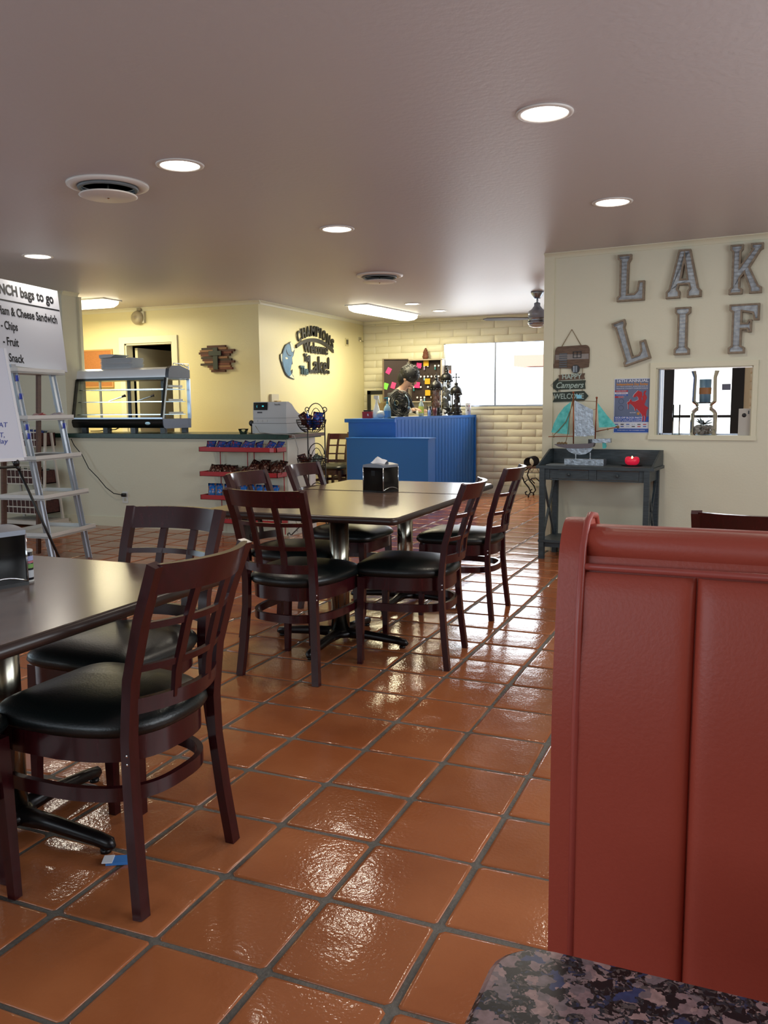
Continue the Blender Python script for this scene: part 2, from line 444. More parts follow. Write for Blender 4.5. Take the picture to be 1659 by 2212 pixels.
struct('baseboard_back', bx(CHX, dx0-.03, BY-.022, BY-.008, 0, .105), TRIMW, bev=.003)
on_lake(struct('baseboard_right', bx(.08, 4.6, -.014, 0, 0, .1), TRIMW, bev=.003))
struct('baseboard_champions', bx(CHX, CHX+.014, DWY, BY, 0, .1), TRIMW, bev=.003)

# aluminium slider window in the block wall
bm = nb()
for a in ((wx0, wx0+.028, wz0, wz1), (wx1-.03, wx1, wz0, wz1), (wx0, wx1, wz0, wz0+.022), (wx0, wx1, wz1-.025, wz1)):
    box(bm, a[0], a[1], BY+.01, BY+.07, a[2], a[3])
win = struct('window_1', bm, ALU)
obj('mullion', bx(-1.478, -1.452, BY+.02, BY+.06, wz0, wz1), ALU, win)
obj('pane', bx(wx0+.02, -1.47, BY+.045, BY+.049, wz0+.01, wz1-.01), WIN_GLASS, win)
obj('pane', bx(-1.46, wx1-.02, BY+.032, BY+.036, wz0+.01, wz1-.01), WIN_GLASS, win)
obj('sill', bx(wx0-.02, wx1+.02, BY-.02, BY+.02, wz0-.03, wz0), TRIMW, win)
# glazed black-framed door behind the hatch
BFR = mat('black_door_frame', '14141c', .4)
bm = nb()
for a in ((dx0, dx0+.15, 0, dz1), (dx1-.15, dx1, 0, dz1), (dx0, dx1, dz1-.12, dz1), (dx0, dx1, 0, .2)):
    box(bm, a[0], a[1], BY+.0, BY+.06, a[2], a[3])
dr = struct('door_1', bm, BFR)
obj('push_bar', bx(dx0+.15, dx1-.15, BY-.03, BY+.0, 1.07, 1.105), BFR, dr)
obj('pane', bx(dx0+.15, dx1-.15, BY+.028, BY+.032, .2, dz1-.12), WIN_GLASS, dr)
st = obj('sticker', bx(1.535, 1.64, BY+.02, BY+.026, 1.42, 1.5), mat('grey_sticker', '7e8dab', .5), dr)
# doorway trim and the door standing ajar
bm = nb()
for a in ((dox0-.08, dox0, 0, doz+.08), (dox1, dox1+.08, 0, doz+.08), (dox0, dox1, doz, doz+.08)):
    box(bm, a[0], a[1], DWY-.02, DWY, a[2], a[3])
for a in ((dox0, dox0+.02, 0, doz), (dox1-.02, dox1, 0, doz), (dox0, dox1, doz-.02, doz)):
    box(bm, a[0], a[1], DWY, DWY+.12, a[2], a[3])
struct('trim_15', bm, TRIMW)
d2 = struct('door_2', bx(-5.43, -5.39, DWY+.14, DWY+.85, .01, 2.02), TRIMW)
obj('hinge', bx(-5.388, -5.38, DWY+.15, DWY+.17, 1.7, 1.8), STEEL, d2)
obj('strike_plate', bx(-5.392, -5.385, DWY+.13, DWY+.14, 1.0, 1.1), STEEL, d2)

# ------------------------------------------------------------------ outside
struct('ground_outside', bx(-40, 40, 10.2, 70, -.25, -.1), mat('bright_concrete', 'e8e6e0', .9))
ob = thing('house', 'pale house with pinkish red flat roof seen through the far window', 'building', (-1.2, 23, -.1))
obj('wall', bx(-3.0, 6, 0, 5, 0, 2.45), mat('pale_stucco', 'f0eeea', .9), ob)
obj('roof', bx(-3.25, 6.3, -.5, 5.4, 2.47, 2.78), mat('red_roof', 'b88070', .8), ob)

# ------------------------------------------------------------------ ceiling fittings
LIT = mat('lamp_lens', 'fff7ea', .5, emit=7)
LITF = mat('fluorescent_lens', 'fff6d8', .5, emit=5)
TRIMC = mat('lamp_trim', 'e4e0da', .4)
def downlight(x, y, label, r=.1, power=7, first=[None]):
    if first[0] is None or r != .1:
        t = thing('recessed_light', label, 'ceiling light', (x, y, H), 0, 'recessed ceiling lights')
        bm = nb(); lathe(bm, [(r*1.02, 0), (r*1.24, -.001), (r*1.22, -.006), (r*1.03, -.008), (r, -.002)], cap=False, seg=32); obj('trim_ring', bm, TRIMC, t, smooth=True)
        bm = nb(); lathe(bm, [(r*1.02, -.003), (r*.6, -.006), (.002, -.007)], seg=32); obj('lens', bm, LIT, t, smooth=True)
        if first[0] is None: first[0] = t
    else: t = dup(first[0], (x, y, H), 0, label)
    l = bpy.data.lights.new('lamp_beam', 'AREA'); l.shape = 'DISK'; l.size = r*1.7; l.energy = power; l.color = (1, .9, .74)
    o = bpy.data.objects.new('lamp_beam', l); COL.objects.link(o); o.location = (x, y, H-.03)
for x, y, lb in ((1.0, 1.70, 'largest round recessed light, at upper right of the ceiling'), (-.90, 1.71, 'round recessed light beside the large round air vent'),
                 (1.03, 3.50, 'round recessed light above the metal letters, farthest right'), (-.87, 3.50, 'round recessed light in the middle of the ceiling'),
                 (-3.565, 3.43, 'small round recessed light above the lunch sign')): downlight(x, y, lb)
downlight(-2.0, 7.92, 'tiny recessed light just right of the far fluorescent fixture', .085, 5)
downlight(-1.957, 8.81, 'tiny recessed light nearest the painted block wall', .085, 5)
def fluor(x, y, rz, ln, label, power):
    t = thing('fluorescent_light', label, 'ceiling light', (x, y, H), rz, 'surface mounted fluorescent lights')
    prof = [(-.14, 0), (-.15, -.02), (-.14, -.06), (-.09, -.085), (0, -.092), (.09, -.085), (.14, -.06), (.15, -.02), (.14, 0)]
    bm = nb(); rows = []
    for f, sc in ((-ln/2, .75), (-ln/2+.05, .96), (-ln/2+.1, 1), (ln/2-.1, 1), (ln/2-.05, .96), (ln/2, .75)):
        rows.append([bm.verts.new((px*sc, f, pz*sc)) for px, pz in prof])
    for a, b in zip(rows, rows[1:]):
        for k in range(8): bm.faces.new((a[k], a[k+1], b[k+1], b[k]))
    bm.faces.new(rows[0]); bm.faces.new(rows[-1])
    obj('lens', bm, LITF, t, smooth=True)
    obj('base_tray', bx(-.16, .16, -ln/2-.01, ln/2+.01, -.014, -.001), WHITE, t)
    a = area('fluorescent_glow', (x, y, H-.13), (x, y, 0), .3, ln, power, (1, .88, .55)); a.rotation_euler = (0, 0, rz)
fluor(-2.56, 8.38, radians(-6), 1.45, 'long glowing fluorescent fixture over the blue desk', 46)
fluor(-5.55, 5.93, pi/2, 1.25, 'glowing fluorescent fixture above the glass display case', 42)
def vent(x, y, label, g):
    t = thing('air_vent', label, 'vent', (x, y, H), 0, g)
    bm = nb(); lathe(bm, [(.17, -.002), (.225, -.001), (.222, -.012), (.19, -.02), (.165, -.014), (.155, -.0)], cap=False, seg=36); obj('outer_ring', bm, TRIMC, t, smooth=True)
    bm = nb(); lathe(bm, [(.165, -.0015), (.002, -.0015)], seg=32); obj('duct_opening', bm, mat('duct_dark', '24282a', .8), t)
    bm = nb(); lathe(bm, [(.155, -.058), (.160, -.063), (.15, -.067), (.002, -.07)], seg=36); obj('damper_disc', bm, TRIMC, t, smooth=True)
    bm = nb(); lathe(bm, [(.006, -.002), (.006, -.072), (.009, -.074), (.002, -.078)], seg=8); obj('screw', bm, STEEL, t)
    bm = nb(); tube(bm, [(.155*cos(a), .155*sin(a), -.02) for a in [2*pi*k/24 for k in range(24)]], .012, closed=True); obj('inner_ring', bm, mat('duct_grey', '6a7074', .5), t, smooth=True)
vent(-1.505, 1.87, 'large round ceiling air vent with hanging disc', 'round ceiling vents')
vent(-1.45, 5.62, 'small distant round ceiling vent before the far room', 'round ceiling vents')
# ceiling fan
t = thing('ceiling_fan', 'brushed nickel ceiling fan hanging beside the cream wall end', 'fan', (-.35, 7.5, H))
NICK = mat('nickel', 'a6b0be', .3, .9)
bm = nb(); lathe(bm, [(.072, 0), (.07, -.02), (.045, -.055), (.035, -.075), (.012, -.08)], seg=20); obj('canopy', bm, NICK, t, smooth=True)
bm = nb(); lathe(bm, [(.011, -.07), (.011, -.13)], seg=10); obj('downrod', bm, NICK, t, smooth=True)
bm = nb(); lathe(bm, [(.012, -.115), (.035, -.125), (.035, -.155), (.06, -.19), (.098, -.215), (.1, -.25), (.098, -.285), (.104, -.287), (.104, -.292), (.098, -.295), (.098, -.33), (.104, -.333), (.103, -.345), (.09, -.36), (.002, -.362)], seg=24)
obj('motor_housing', bm, NICK, t, smooth=True)
bm = nb(); lathe(bm, [(.092, -.352), (.088, -.372), (.05, -.388), (.002, -.392)], seg=20); obj('light_dome', bm, mat('frosted_dome', 'c8c6be', .4), t, smooth=True)
for k, a in enumerate((200, 320, 80)):
    A = radians(a); M_ = Matrix.Rotation(A, 4, 'Z') @ Matrix.Translation((0, 0, -.29)) @ Matrix.Rotation(radians(9), 4, 'X')
    bm = nb(); vs = [bm.verts.new(M_ @ Vector(p)) for p in ((.09, -.035, 0), (.3, -.06, 0), (.56, -.05, 0), (.6, 0, 0), (.56, .05, 0), (.3, .06, 0), (.09, .035, 0))]
    f = bm.faces.new(vs); r_ = bmesh.ops.extrude_face_region(bm, geom=[f]); bmesh.ops.translate(bm, vec=(0, 0, -.007), verts=[v for v in r_['geom'] if isinstance(v, bmesh.types.BMVert)])
    obj('blade', bm, mat('fan_blade', '55504c', .5), t)

# ------------------------------------------------------------------ dining chair
def seat_outline(n=44, k=1.0):
    pts = []
    for i in range(n):
        a = 2*pi*i/n; c, s = cos(a), sin(a)
        e = 2/(5.5 if s > 0 else 2.9)
        x = .222*math.copysign(abs(c)**e, c); y = math.copysign(abs(s)**e, s)
        y = .24+.24*y
        wd = 1-.12*max(0, (.24-y)/.24)
        pts.append((x*wd*k, .24+(y-.24)*k))
    return pts
def loft(bm, rings):
    rr = [[bm.verts.new(p) for p in r] for r in rings]
    n = len(rr[0])
    for a, b in zip(rr, rr[1:]):
        for k in range(n): bm.faces.new((a[k], a[(k+1) % n], b[(k+1) % n], b[k]))
    bm.faces.new(rr[0][::-1]); bm.faces.new(rr[-1])
def bow(x): return -.055*(1-(x/.2)**2)
POST = [(.205, 0, 0), (.193, .018, .16), (.182, .032, .33), (.18, .034, .45), (.182, .018, .6), (.187, -.025, .75), (.193, -.078, .89)]
def post_y(z):
    for a, b in zip(POST, POST[1:]):
        if a[2] <= z <= b[2]: return a[1]+(b[1]-a[1])*(z-a[2])/(b[2]-a[2])
    return POST[-1][1]
def rail(z0, z1, th=.02, amp=1, x0=.188):
    bm = nb(); n = 12; rows = []
    for i in range(n+1):
        x = -x0+2*x0*i/n; f = bow(x*.2/x0)*amp
        rows.append([bm.verts.new((x, post_y(z)+f+d, z)) for z, d in ((z0, -th/2), (z1, -th/2), (z1, th/2), (z0, th/2))])
    for a, b in zip(rows, rows[1:]):
        for k in range(4): bm.faces.new((a[k], a[(k+1) % 4], b[(k+1) % 4], b[k]))
    bm.faces.new(rows[0]); bm.faces.new(rows[-1][::-1]); return bm
def make_chair(label, group, loc, rz):
    t = thing('dining_chair', label, 'chair', loc, rz, group)
    bm = nb(); R = []
    for k, z in ((.955, .437), (1.0, .443), (1.035, .456), (1.02, .472), (.95, .488), (.8, .503), (.5, .513), (.2, .516)): R.append([(x, y, z) for x, y in seat_outline(k=k)])
    loft(bm, R); obj('seat_cushion', bm, VINYL, t, smooth=True)
    bm = nb(); o = seat_outline(k=.955); i_ = seat_outline(k=.87)
    loft(bm, [[(x, y, .375) for x, y in i_], [(x, y, .375) for x, y in o], [(x, y, .438) for x, y in o], [(x, y, .438) for x, y in i_]])
    obj('seat_frame', bm, MAHO, t, smooth=False)
    for s in (-1, 1):
        bm = nb(); tube(bm, [(s*x, y, z) for x, y, z in POST], .02, flat=(.027, .035)); obj('back_post', bm, MAHO, t, bev=.003)
        bm = nb(); lo, hi = .0125, .019
        vs = []
        for z, w_, xx, yy in ((0, lo, .212, .435), (.3, .0165, .203, .43), (.432, hi, .197, .425)):
            vs.append([bm.verts.new((s*xx+a*w_, yy+b*w_, z)) for a, b in ((-1, -1), (1, -1), (1, 1), (-1, 1))])
        for a, b in zip(vs, vs[1:]):
            for k in range(4): bm.faces.new((a[k], a[(k+1) % 4], b[(k+1) % 4], b[k]))
        bm.faces.new(vs[0][::-1]); bm.faces.new(vs[-1]); obj('leg', bm, MAHO, t, bev=.002)
        for z in (.41, .388, .293):
            bm = nb(); sphere(bm, (s*.195, post_y(z)-.004, z), .0055, seg=8, rings=5); obj('screw', bm, CHROME, t, smooth=True)
    obj('top_rail', rail(.815, .891, .022), MAHO, t, bev=.004)
    obj('lower_rail', rail(.508, .548, .018, x0=.177), MAHO, t, bev=.002)
    for z in (.735, .625): obj('crossbar', rail(z-.009, z+.009, .014, x0=.182), MAHO, t)
    for s in (-1, 1):
        bm = nb(); f = bow(.066)
        tube(bm, [(s*.066, post_y(z)+f, z) for z in (.53, .6, .66, .73, .79, .83)], .01, flat=(.013, .027))
        obj('slat', bm, MAHO, t)
    # bent-wood stretcher, open at the front
    pts = [p for p in seat_outline(64, .93)]
    st_ = sorted([p for p in pts if p[1] < .42], key=lambda p: math.atan2(p[0], -(p[1]-.3)))
    bm = nb(); rows = []
    for i, (x, y) in enumerate(st_):
        a = Vector(st_[max(i-1, 0)]); b = Vector(st_[min(i+1, len(st_)-1)]); d = (b-a).normalized(); nrm = Vector((d.y, -d.x))*.0085
        rows.append([bm.verts.new(v) for v in ((x-nrm.x, y-nrm.y, .272), (x+nrm.x, y+nrm.y, .272), (x+nrm.x, y+nrm.y, .308), (x-nrm.x, y-nrm.y, .308))])
    for a, b in zip(rows, rows[1:]):
        for k in range(4): bm.faces.new((a[k], a[(k+1) % 4], b[(k+1) % 4], b[k]))
    bm.faces.new(rows[0]); bm.faces.new(rows[-1][::-1]); obj('stretcher', bm, MAHO, t)
    return t
G1 = 'mahogany lattice-back dining chairs'
chair = make_chair('nearest dark mahogany lattice-back chair, back toward camera right', G1, (.525, -.345, 0), pi/2)
for x, y, rz, lb in (
    (-.045, .335, pi, 'lattice-back chair on the far side of the left table, facing camera'),
    (-.05, -1.035, 0, 'lattice-back chair cut by the left edge of the photo, corner of seat showing'),
    (-.093, 1.197, -.04, 'lattice-back chair at near end of the middle table, back to camera'),
    (.567, 1.825, pi/2+.10, 'lattice-back chair at right side of the middle table, nearer one'),
    (.518, 2.825, pi/2+.02, 'lattice-back chair at right side of the tables, farther one near console'),
    (-.65, 1.985, -pi/2, 'lattice-back chair left of the middle table, in front of red snack shelves'),
    (-.675, 2.70, -pi/2, 'lattice-back chair left of the tables, in front of wire basket stand'),
    (-3.16, 8.22, pi, 'lattice-back chair parked beside the blue desk, front one'),
    (1.905, .98, 0, 'chair behind the red booth, only its top rail showing')):
    dup(chair, (x, y, 0), rz, lb)
dup(chair, (-3.14, 8.80, 0), pi, 'lattice-back chair parked behind another beside the blue desk')

# ------------------------------------------------------------------ dining tables
def rrect(x0, x1, y0, y1, r, n=5):
    pts = []
    for cx, cy, a0 in ((x1-r, y1-r, 0), (x0+r, y1-r, pi/2), (x0+r, y0+r, pi), (x1-r, y0+r, 3*pi/2)):
        for k in range(n+1):
            a = a0+pi/2*k/n; pts.append((cx+r*cos(a), cy+r*sin(a)))
    return pts
def inset(pts, d, cx, cy, hx, hy):
    return [((x-cx)*(hx-d)/hx+cx, (y-cy)*(hy-d)/hy+cy) for x, y in pts]
def table(name, label, cx, cy, hx, hy, px, py, top=.75, th=.034, m=LAM, em=LAMEDGE, rz=0, arm=.385, group=None, rad=.04):
    t = thing(name, label, 'table', (cx, cy, 0), rz, group)
    o = rrect(-hx, hx, -hy, hy, rad)
    bm = nb(); R = [[(x, y, z) for x, y in inset(o, d, 0, 0, hx, hy)] for d, z in ((.012, top-th), (.002, top-th+.006), (0, top-th*.5), (.003, top-.006), (.011, top-.0005))]
    loft(bm, R); obj('table_edge', bm, em, t, smooth=True)
    bm = nb(); i_ = inset(o, .011, 0, 0, hx, hy)
    loft(bm, [[(x, y, top-.008) for x, y in i_], [(x, y, top) for x, y in i_]]); obj('tabletop', bm, m, t)
    px -= cx; py -= cy
    bm = nb(); lathe(bm, [(.05, .05), (.05, top-th)], (px, py, 0), 28); obj('column', bm, STEEL, t, smooth=True)
    bm = nb(); lathe(bm, [(.115, top-th-.01), (.115, top-th)], (px, py, 0), 20)
    obj('mounting_plate', bm, IRON, t, smooth=False)
    bm = nb(); lathe(bm, [(.065, .035), (.072, .055), (.055, .07)], (px, py, 0), 20); obj('collar', bm, IRON, t, smooth=True)
    for k in range(4):
        a = k*pi/2; d = Vector((cos(a), sin(a), 0)); bm = nb(); c = Vector((px, py, 0))
        pts = [c+d*.03+Vector((0, 0, .052)), c+d*.16+Vector((0, 0, .05)), c+d*(arm-.06)+Vector((0, 0, .036)), c+d*(arm-.015)+Vector((0, 0, .028)), c+d*arm+Vector((0, 0, .02))]
        tube(bm, pts, [.03, .024, .021, .02, .008], seg=8); lathe(bm, [(.016, 0), (.016, .012)], tuple(c+d*(arm-.03)), 10)
        obj('foot', bm, IRON, t, smooth=True)
    return t
table('dining_table', 'brown laminate table at left edge with shiny steel column', -.12, -.40, .53, .495, -.13, -.33, group='brown laminate dining tables')
table('dining_table', 'middle brown laminate table holding the black napkin dispenser', -.11, 1.945, .525, .555, -.11, 1.90, rz=radians(.6), group='brown laminate dining tables')
table('dining_table', 'far brown laminate table pushed against the middle one, sheen of window on it', -.155, 2.875, .52, .36, -.13, 2.9, group='brown laminate dining tables')
# folded paper shim under the foot
o = obj('paper_shim', bx(-.03, .03, -.02, .02, .001, .009), mat('blue_card', '3f7fc8', .6)); o.location = (.293, -.36, 0); o.rotation_euler = (0, 0, .5)
tag(o, 'folded blue and white card wedged under the table foot', 'card')
obj('white_flap', bx(-.04, -.012, -.022, .018, .009, .012), PAPER, o)

def napkin(loc, rz, label, h=.172, tissue=True):
    t = thing('napkin_dispenser', label, 'napkin dispenser', loc, rz, 'napkin dispensers')
    w = .073
    obj('body', bx(-w, w, -w, w, .008, h-.025), BLACKG, t, bev=.004)
    obj('base', bx(-w-.003, w+.003, -w-.003, w+.003, 0, .01), BLACK, t)
    SG = mat('silver_grey_plastic', '8b919c', .35, .4)
    bm = nb(); n = 8
    prof = [(-w-.002, h-.026)]+[(-w-.002+2*(w+.002)*k/n, h-.012+.010*sin(pi*k/n)) for k in range(n+1)]+[(w+.002, h-.026)]
    poly(bm, prof, -w-.002, w+.002); obj('lid', bm, SG, t)
    bm = nb()
    for s in (-1, 1):
        tube(bm, [(s*(w+.001), -w-.001, .01), (s*(w+.001), -w-.001, h-.024)], .003, 6)
        tube(bm, [(s*(w+.001), w+.001, .01), (s*(w+.001), w+.001, h-.024)], .003, 6)
        tube(bm, [(s*(w+.002), -w+2*w*k/8, .012+.016*sin(pi*k/8)) for k in range(9)], .0028, 6)
    obj('chrome_trim', bm, CHROME, t, smooth=True)
    obj('thumb_slot', bx(-.014, .014, -w-.0015, -w, h-.075, h-.045), BLACK, t)
    if tissue:
        bm = nb(); rows = []
        for i in range(7):
            a = i/6; row = []
            for j, (yy, zz) in enumerate(((-.03, 0), (-.018, .018), (0, .034), (.012, .02), (.022, 0))):
                row.append(bm.verts.new((-.052+.1*a, yy*(1-.3*a)+.006*sin(5*a+j), h-.006+zz*(1.25-.85*abs(a-.42)*1.6)+.004*cos(9*a+2*j))))
            rows.append(row)
        for a, b in zip(rows, rows[1:]):
            for k in range(4): bm.faces.new((a[k], a[k+1], b[k+1], b[k]))
        obj('tissue', bm, PAPER, t, smooth=True)
    return t
napkin((-.135, 2.525, .75), radians(-14), 'black napkin dispenser with white tissue standing on the middle table')
napkin((-.127, -.355, .75), radians(-14), 'napkin dispenser cut off by the left edge of the photo', tissue=False)
t = thing('seasoning_can', 'small patterned black can behind the left napkin dispenser', 'can', (-.079, -.262, .75))
bm = nb(); lathe(bm, [(.018, .004), (.0185, .088)], seg=18); obj('can_body', bm, mat('can_black', '1a1a24', .35), t, smooth=True)
bm = nb(); lathe(bm, [(.0188, 0), (.0188, .005)], seg=18); lathe(bm, [(.019, .088), (.019, .093), (.015, .095)], seg=18); obj('rim', bm, WHITE, t)
for z0, z1, c in ((.062, .076, 'aeb4e0'), (.055, .061, 'c87884'), (.04, .052, '7fae5e'), (.012, .034, 'cfd4da')):
    bm = nb(); lathe(bm, [(.0187, z0), (.0187, z1)], seg=18, cap=False); obj('label_band', bm, mat('band'+c, c, .4), t, smooth=True)

# ------------------------------------------------------------------ red booth and granite table
bt = thing('booth_bench', 'tall red vinyl booth bench with channelled back beside granite table', 'booth', (1.645, -1.1, 0))
L_ = 1.5
def prism_x(prof, x0, x1):
    bm = nb(); a = [bm.verts.new((x0, y, z)) for y, z in prof]; b = [bm.verts.new((x1, y, z)) for y, z in prof]; n = len(prof)
    for i in range(n): bm.faces.new((a[i], a[(i+1) % n], b[(i+1) % n], b[i]))
    bm.faces.new(a); bm.faces.new(b[::-1]); return bm
def fy(z): return 0 if z < .82 else .034*((z-.82)/.25)**2
def booth_prof(y0, zt):
    p = [(y0, 0)]+[(y0+fy(z), z) for z in (.3, .6, .82, .86, .90, .94, .98, 1.01, 1.04)]
    y1, z1 = p[-1]; n = 8
    for k in range(1, n+1):
        a = pi/2*k/n; p.append((y1+(.078-y1)*(1-cos(a)), z1+(zt-z1)*sin(a)))
    for k in range(1, 5):
        a = pi/2*k/4; p.append((.10+.043*sin(a), zt-.05+.05*cos(a)))
    return p+[(.143, .5), (.143, 0)]
obj('back_frame', prism_x(booth_prof(.01, 1.098), .006, L_), REDV, bt)
endp = booth_prof(0, 1.106)
obj('end_panel', prism_x(endp, 0, .03), REDV, bt, bev=.003)
bm = nb(); tube(bm, [(.03, -.002, .45), (.03, -.003, .85), (.03, .006, .98), (.03, .03, 1.075), (.03, .056, 1.103), (.03, .08, 1.11), (.03, .12, 1.105), (.03, .143, 1.08)], .0045, 8); obj('piping', bm, REDVP, bt, smooth=True)
# header roll
bm = nb(); rows = []
for a in range(13):
    A = pi*(-.5)+pi*1.1*a/12; rows.append((.062-.026*cos(A)*1.0, 1.075+.023*sin(A)))
hd = rows+[(.12, 1.09), (.12, 1.05)]
obj('header_roll', prism_x(hd, .034, L_), REDV, bt, smooth=True)
bm = nb(); tube(bm, [(.034, .026, 1.052), (L_, .026, 1.052)], .0045, 8); obj('header_piping', bm, REDVP, bt, smooth=True)
# vertical channels
xs = [.030, .165, .34, .515, .69, .865, 1.04, 1.215, 1.39, 1.5]
zs = [.42, .5, .6, .7, .8, .88, .94, .99, 1.02, 1.038, 1.045]
def basey(z): return .01+fy(z)
for a, b in zip(xs, xs[1:]):
    bm = nb(); n = 26; grid = []
    for z in zs:
        row = []
        for i in range(n+1):
            t_ = (1-cos(pi*i/n))/2; x = a+(b-a)*t_
            q_ = t_ if a > .1 else max(t_, .5); edge = (1-abs(2*q_-1)**12)**.5; ef = min(1, (1.056-z)/.02)**.5
            row.append(bm.verts.new((x, basey(z)+.002-.016*edge*ef, z)))
        grid.append(row)
    for r_, s_ in zip(grid, grid[1:]):
        for i in range(n): bm.faces.new((r_[i], r_[i+1], s_[i+1], s_[i]))
    obj('back_channel', bm, REDV, bt, smooth=True)
obj('seat_cushion', bx(.0, L_, -.5, -.022, .37, .47), REDV, bt, bev=.02)
obj('seat_base', bx(.02, L_, -.46, .0, 0, .37), BLACK, bt)
gt = thing('granite_table', 'pink and black speckled granite tabletop at bottom right corner', 'table', (2.35, -1.79, 0))
hx, hy = .688, .395; o = rrect(-hx, hx, -hy, hy, .045)
bm = nb(); loft(bm, [[(x, y, z) for x, y in inset(o, d, 0, 0, hx, hy)] for d, z in ((.006, .718), (0, .724), (0, .744), (.006, .75))]); obj('stone_slab', bm, GRANITE, gt)
bm = nb(); lathe(bm, [(.25, 0), (.25, .02), (.05, .05), (.045, .70), (.15, .718)], seg=24); obj('pedestal', bm, IRON, gt, smooth=True)

# ------------------------------------------------------------------ counter
def quad_prism(pts, z0, z1):
    bm = nb(); a = [bm.verts.new((x, y, z0)) for x, y in pts]; b = [bm.verts.new((x, y, z1)) for x, y in pts]; n = len(pts)
    bm.faces.new(a[::-1]); bm.faces.new(b)
    for i in range(n): bm.faces.new((a[i], a[(i+1) % n], b[(i+1) % n], b[i]))
    return bm
ct = thing('service_counter', 'pale counter with dark green top running under the display case', 'counter', (0, 0, 0))
obj('countertop', quad_prism([(-5.18, 5.09), (-2.19, 5.09), (-2.19, 5.78), (-4.92, 5.78), (-4.92, 5.127), (-5.18, 5.127)], .945, .99), GREEN, ct, bev=.004)
ep = obj('end_panel', bx(-2.2385, -2.225, 5.132, 5.60, 0, .943), mat('end_panel_white', 'c9ccc2', .5), ct)
obj('pull', bx(-2.225, -2.215, 5.57, 5.585, .75, .79), WHITE, ct)
obj('end_ledge', bx(-2.188, -2.16, 5.10, 5.82, .958, .99), BROWNW, ct)
obj('cabinet_body', bx(-4.9, -2.241, 5.262, 5.74, 0, .943), WHITE, ct)
t = thing('outlet', 'white electrical outlet low on the counter front with black plug', 'outlet', (-4.195, 5.13, .317))
obj('cover_plate', bx(-.036, .036, -.007, 0, -.06, .06), WHITE, t, bev=.003)
obj('socket', bx(-.016, .016, -.010, -.007, -.042, -.008), BEIGE, t); obj('socket', bx(-.016, .016, -.010, -.007, .008, .042), BEIGE, t)
bm = nb(); pts = [(-4.85, 5.08, .93), (-4.8, 5.07, .86), (-4.7, 5.07, .76), (-4.62, 5.07, .62), (-4.5, 5.07, .52), (-4.4, 5.07, .42), (-4.3, 5.07, .36), (-4.22, 5.09, .345), (-4.195, 5.112, .342)]
tube(bm, pts, .005, 6); box(bm, -4.215, -4.175, 5.085, 5.119, .325, .36)
tag(obj('power_cord', bm, BLACK, smooth=True), 'black power cord hanging down the counter front into the outlet', 'cord')
t = thing('light_switch', 'light switch plate on the wall behind the ladder shelf', 'switch', (-5.07, 5.13, 1.36))
obj('plate', bx(-.042, .042, -.006, 0, -.065, .065), WHITE, t, bev=.002); obj('toggle', bx(-.006, .006, -.02, -.006, -.004, .014), mat('toggle_brown', '4a4034', .5), t)

# glass display case (local origin front left foot on counter)
dc = thing('display_case', 'countertop glass display case with black base and steel canopy', 'display case', (-4.93, 5.2, .99))
wd, dp = 1.21, .47
CB = mat('case_black', '0c100f', .3)
base = [(0, .075), (.012, .06), (.04, .055), (dp, .055), (dp, .15), (0, .15), (-.012, .12)]
obj('base', prism_x([(y, z) for y, z in base], 0, wd), CB, dc, bev=.004)
obj('base_side_plate', prism_x([(.0, .062), (.03, .05), (dp, .05), (dp+.005, .148), (-.012, .148), (-.012, .09)], wd, wd+.008), mat('side_grey', '6a7180', .4, .5), dc)
for x, y in ((.13, .05), (.42, .05), (.79, .05), (1.17, .05), (.13, .42), (1.17, .42)): obj('foot', bx(x-.03, x+.03, y-.02, y+.02, 0, .058), CB, dc)
bm = nb(); bar(bm, (0, -.013, .158), (wd, -.013, .158), .012, .016); obj('sill_strip', bm, ALU, dc)
# canopy
can = [(.10, .585), (.10, .605), (.115, .668), (.155, .69), (dp, .69), (dp, .585)]
obj('canopy', prism_x(can, .0, wd-.03), mat('canopy_steel', 'e6ecf4', .35, .2), dc)
obj('canopy_underside', bx(.0, wd, .095, dp, .56, .585), CB, dc)
obj('canopy_cap', prism_x([(.098, .58), (.098, .61), (.112, .672), (.155, .7), (.30, .71), (dp, .665), (dp, .58)], wd-.03, wd+.012), mat('canopy_cap_grey', '4a4d55', .4, .4), dc)
for x0 in (0, wd-.035):
    bm = nb(); bar(bm, (x0+.017, -.002, .155), (x0+.017, .088, .575), .034, .014, (1, 0, 0)); obj('front_post', bm, CB, dc)
bm = nb(); bar(bm, (wd-.0, .0, .155), (wd, .092, .575), .012, .012); obj('edge_light_strip', bm, mat('edge_strip', 'e6f4f4', .3), dc)
for x0 in (.005, wd-.012, .40, .86): obj('rear_post', bx(x0, x0+.035 if x0 > .1 else x0+.02, dp-.03, dp-.01, .15, .57), CB if x0 > .1 and x0 < 1 else ALU, dc)
bm = nb(); vs = [bm.verts.new(p) for p in ((.034, 0, .155), (wd-.036, 0, .155), (wd-.036, .09, .575), (.034, .09, .575))]; bm.faces.new(vs); obj('front_glass', bm, CASE_GLASS, dc)
for x0 in (.004, wd+.004):
    bm = nb(); vs = [bm.verts.new(p) for p in ((x0, .0, .155), (x0, dp-.01, .155), (x0, dp-.01, .575), (x0, .09, .575))]; bm.faces.new(vs); obj('side_glass', bm, CASE_GLASS, dc)
for z in (.20, .335, .465):
    bm = nb()
    y0 = .02+.2*(z-.155)
    for k in range(38):
        x = .04+k*(wd-.09)/37; bar(bm, (x, y0+.02, z), (x, dp-.04, z), .003, .003)
    for y in (y0+.02, (y0+dp)/2, dp-.04): bar(bm, (.03, y, z-.004), (wd-.03, y, z-.004), .006, .008)
    obj('wire_shelf', bm, CHROME, dc)
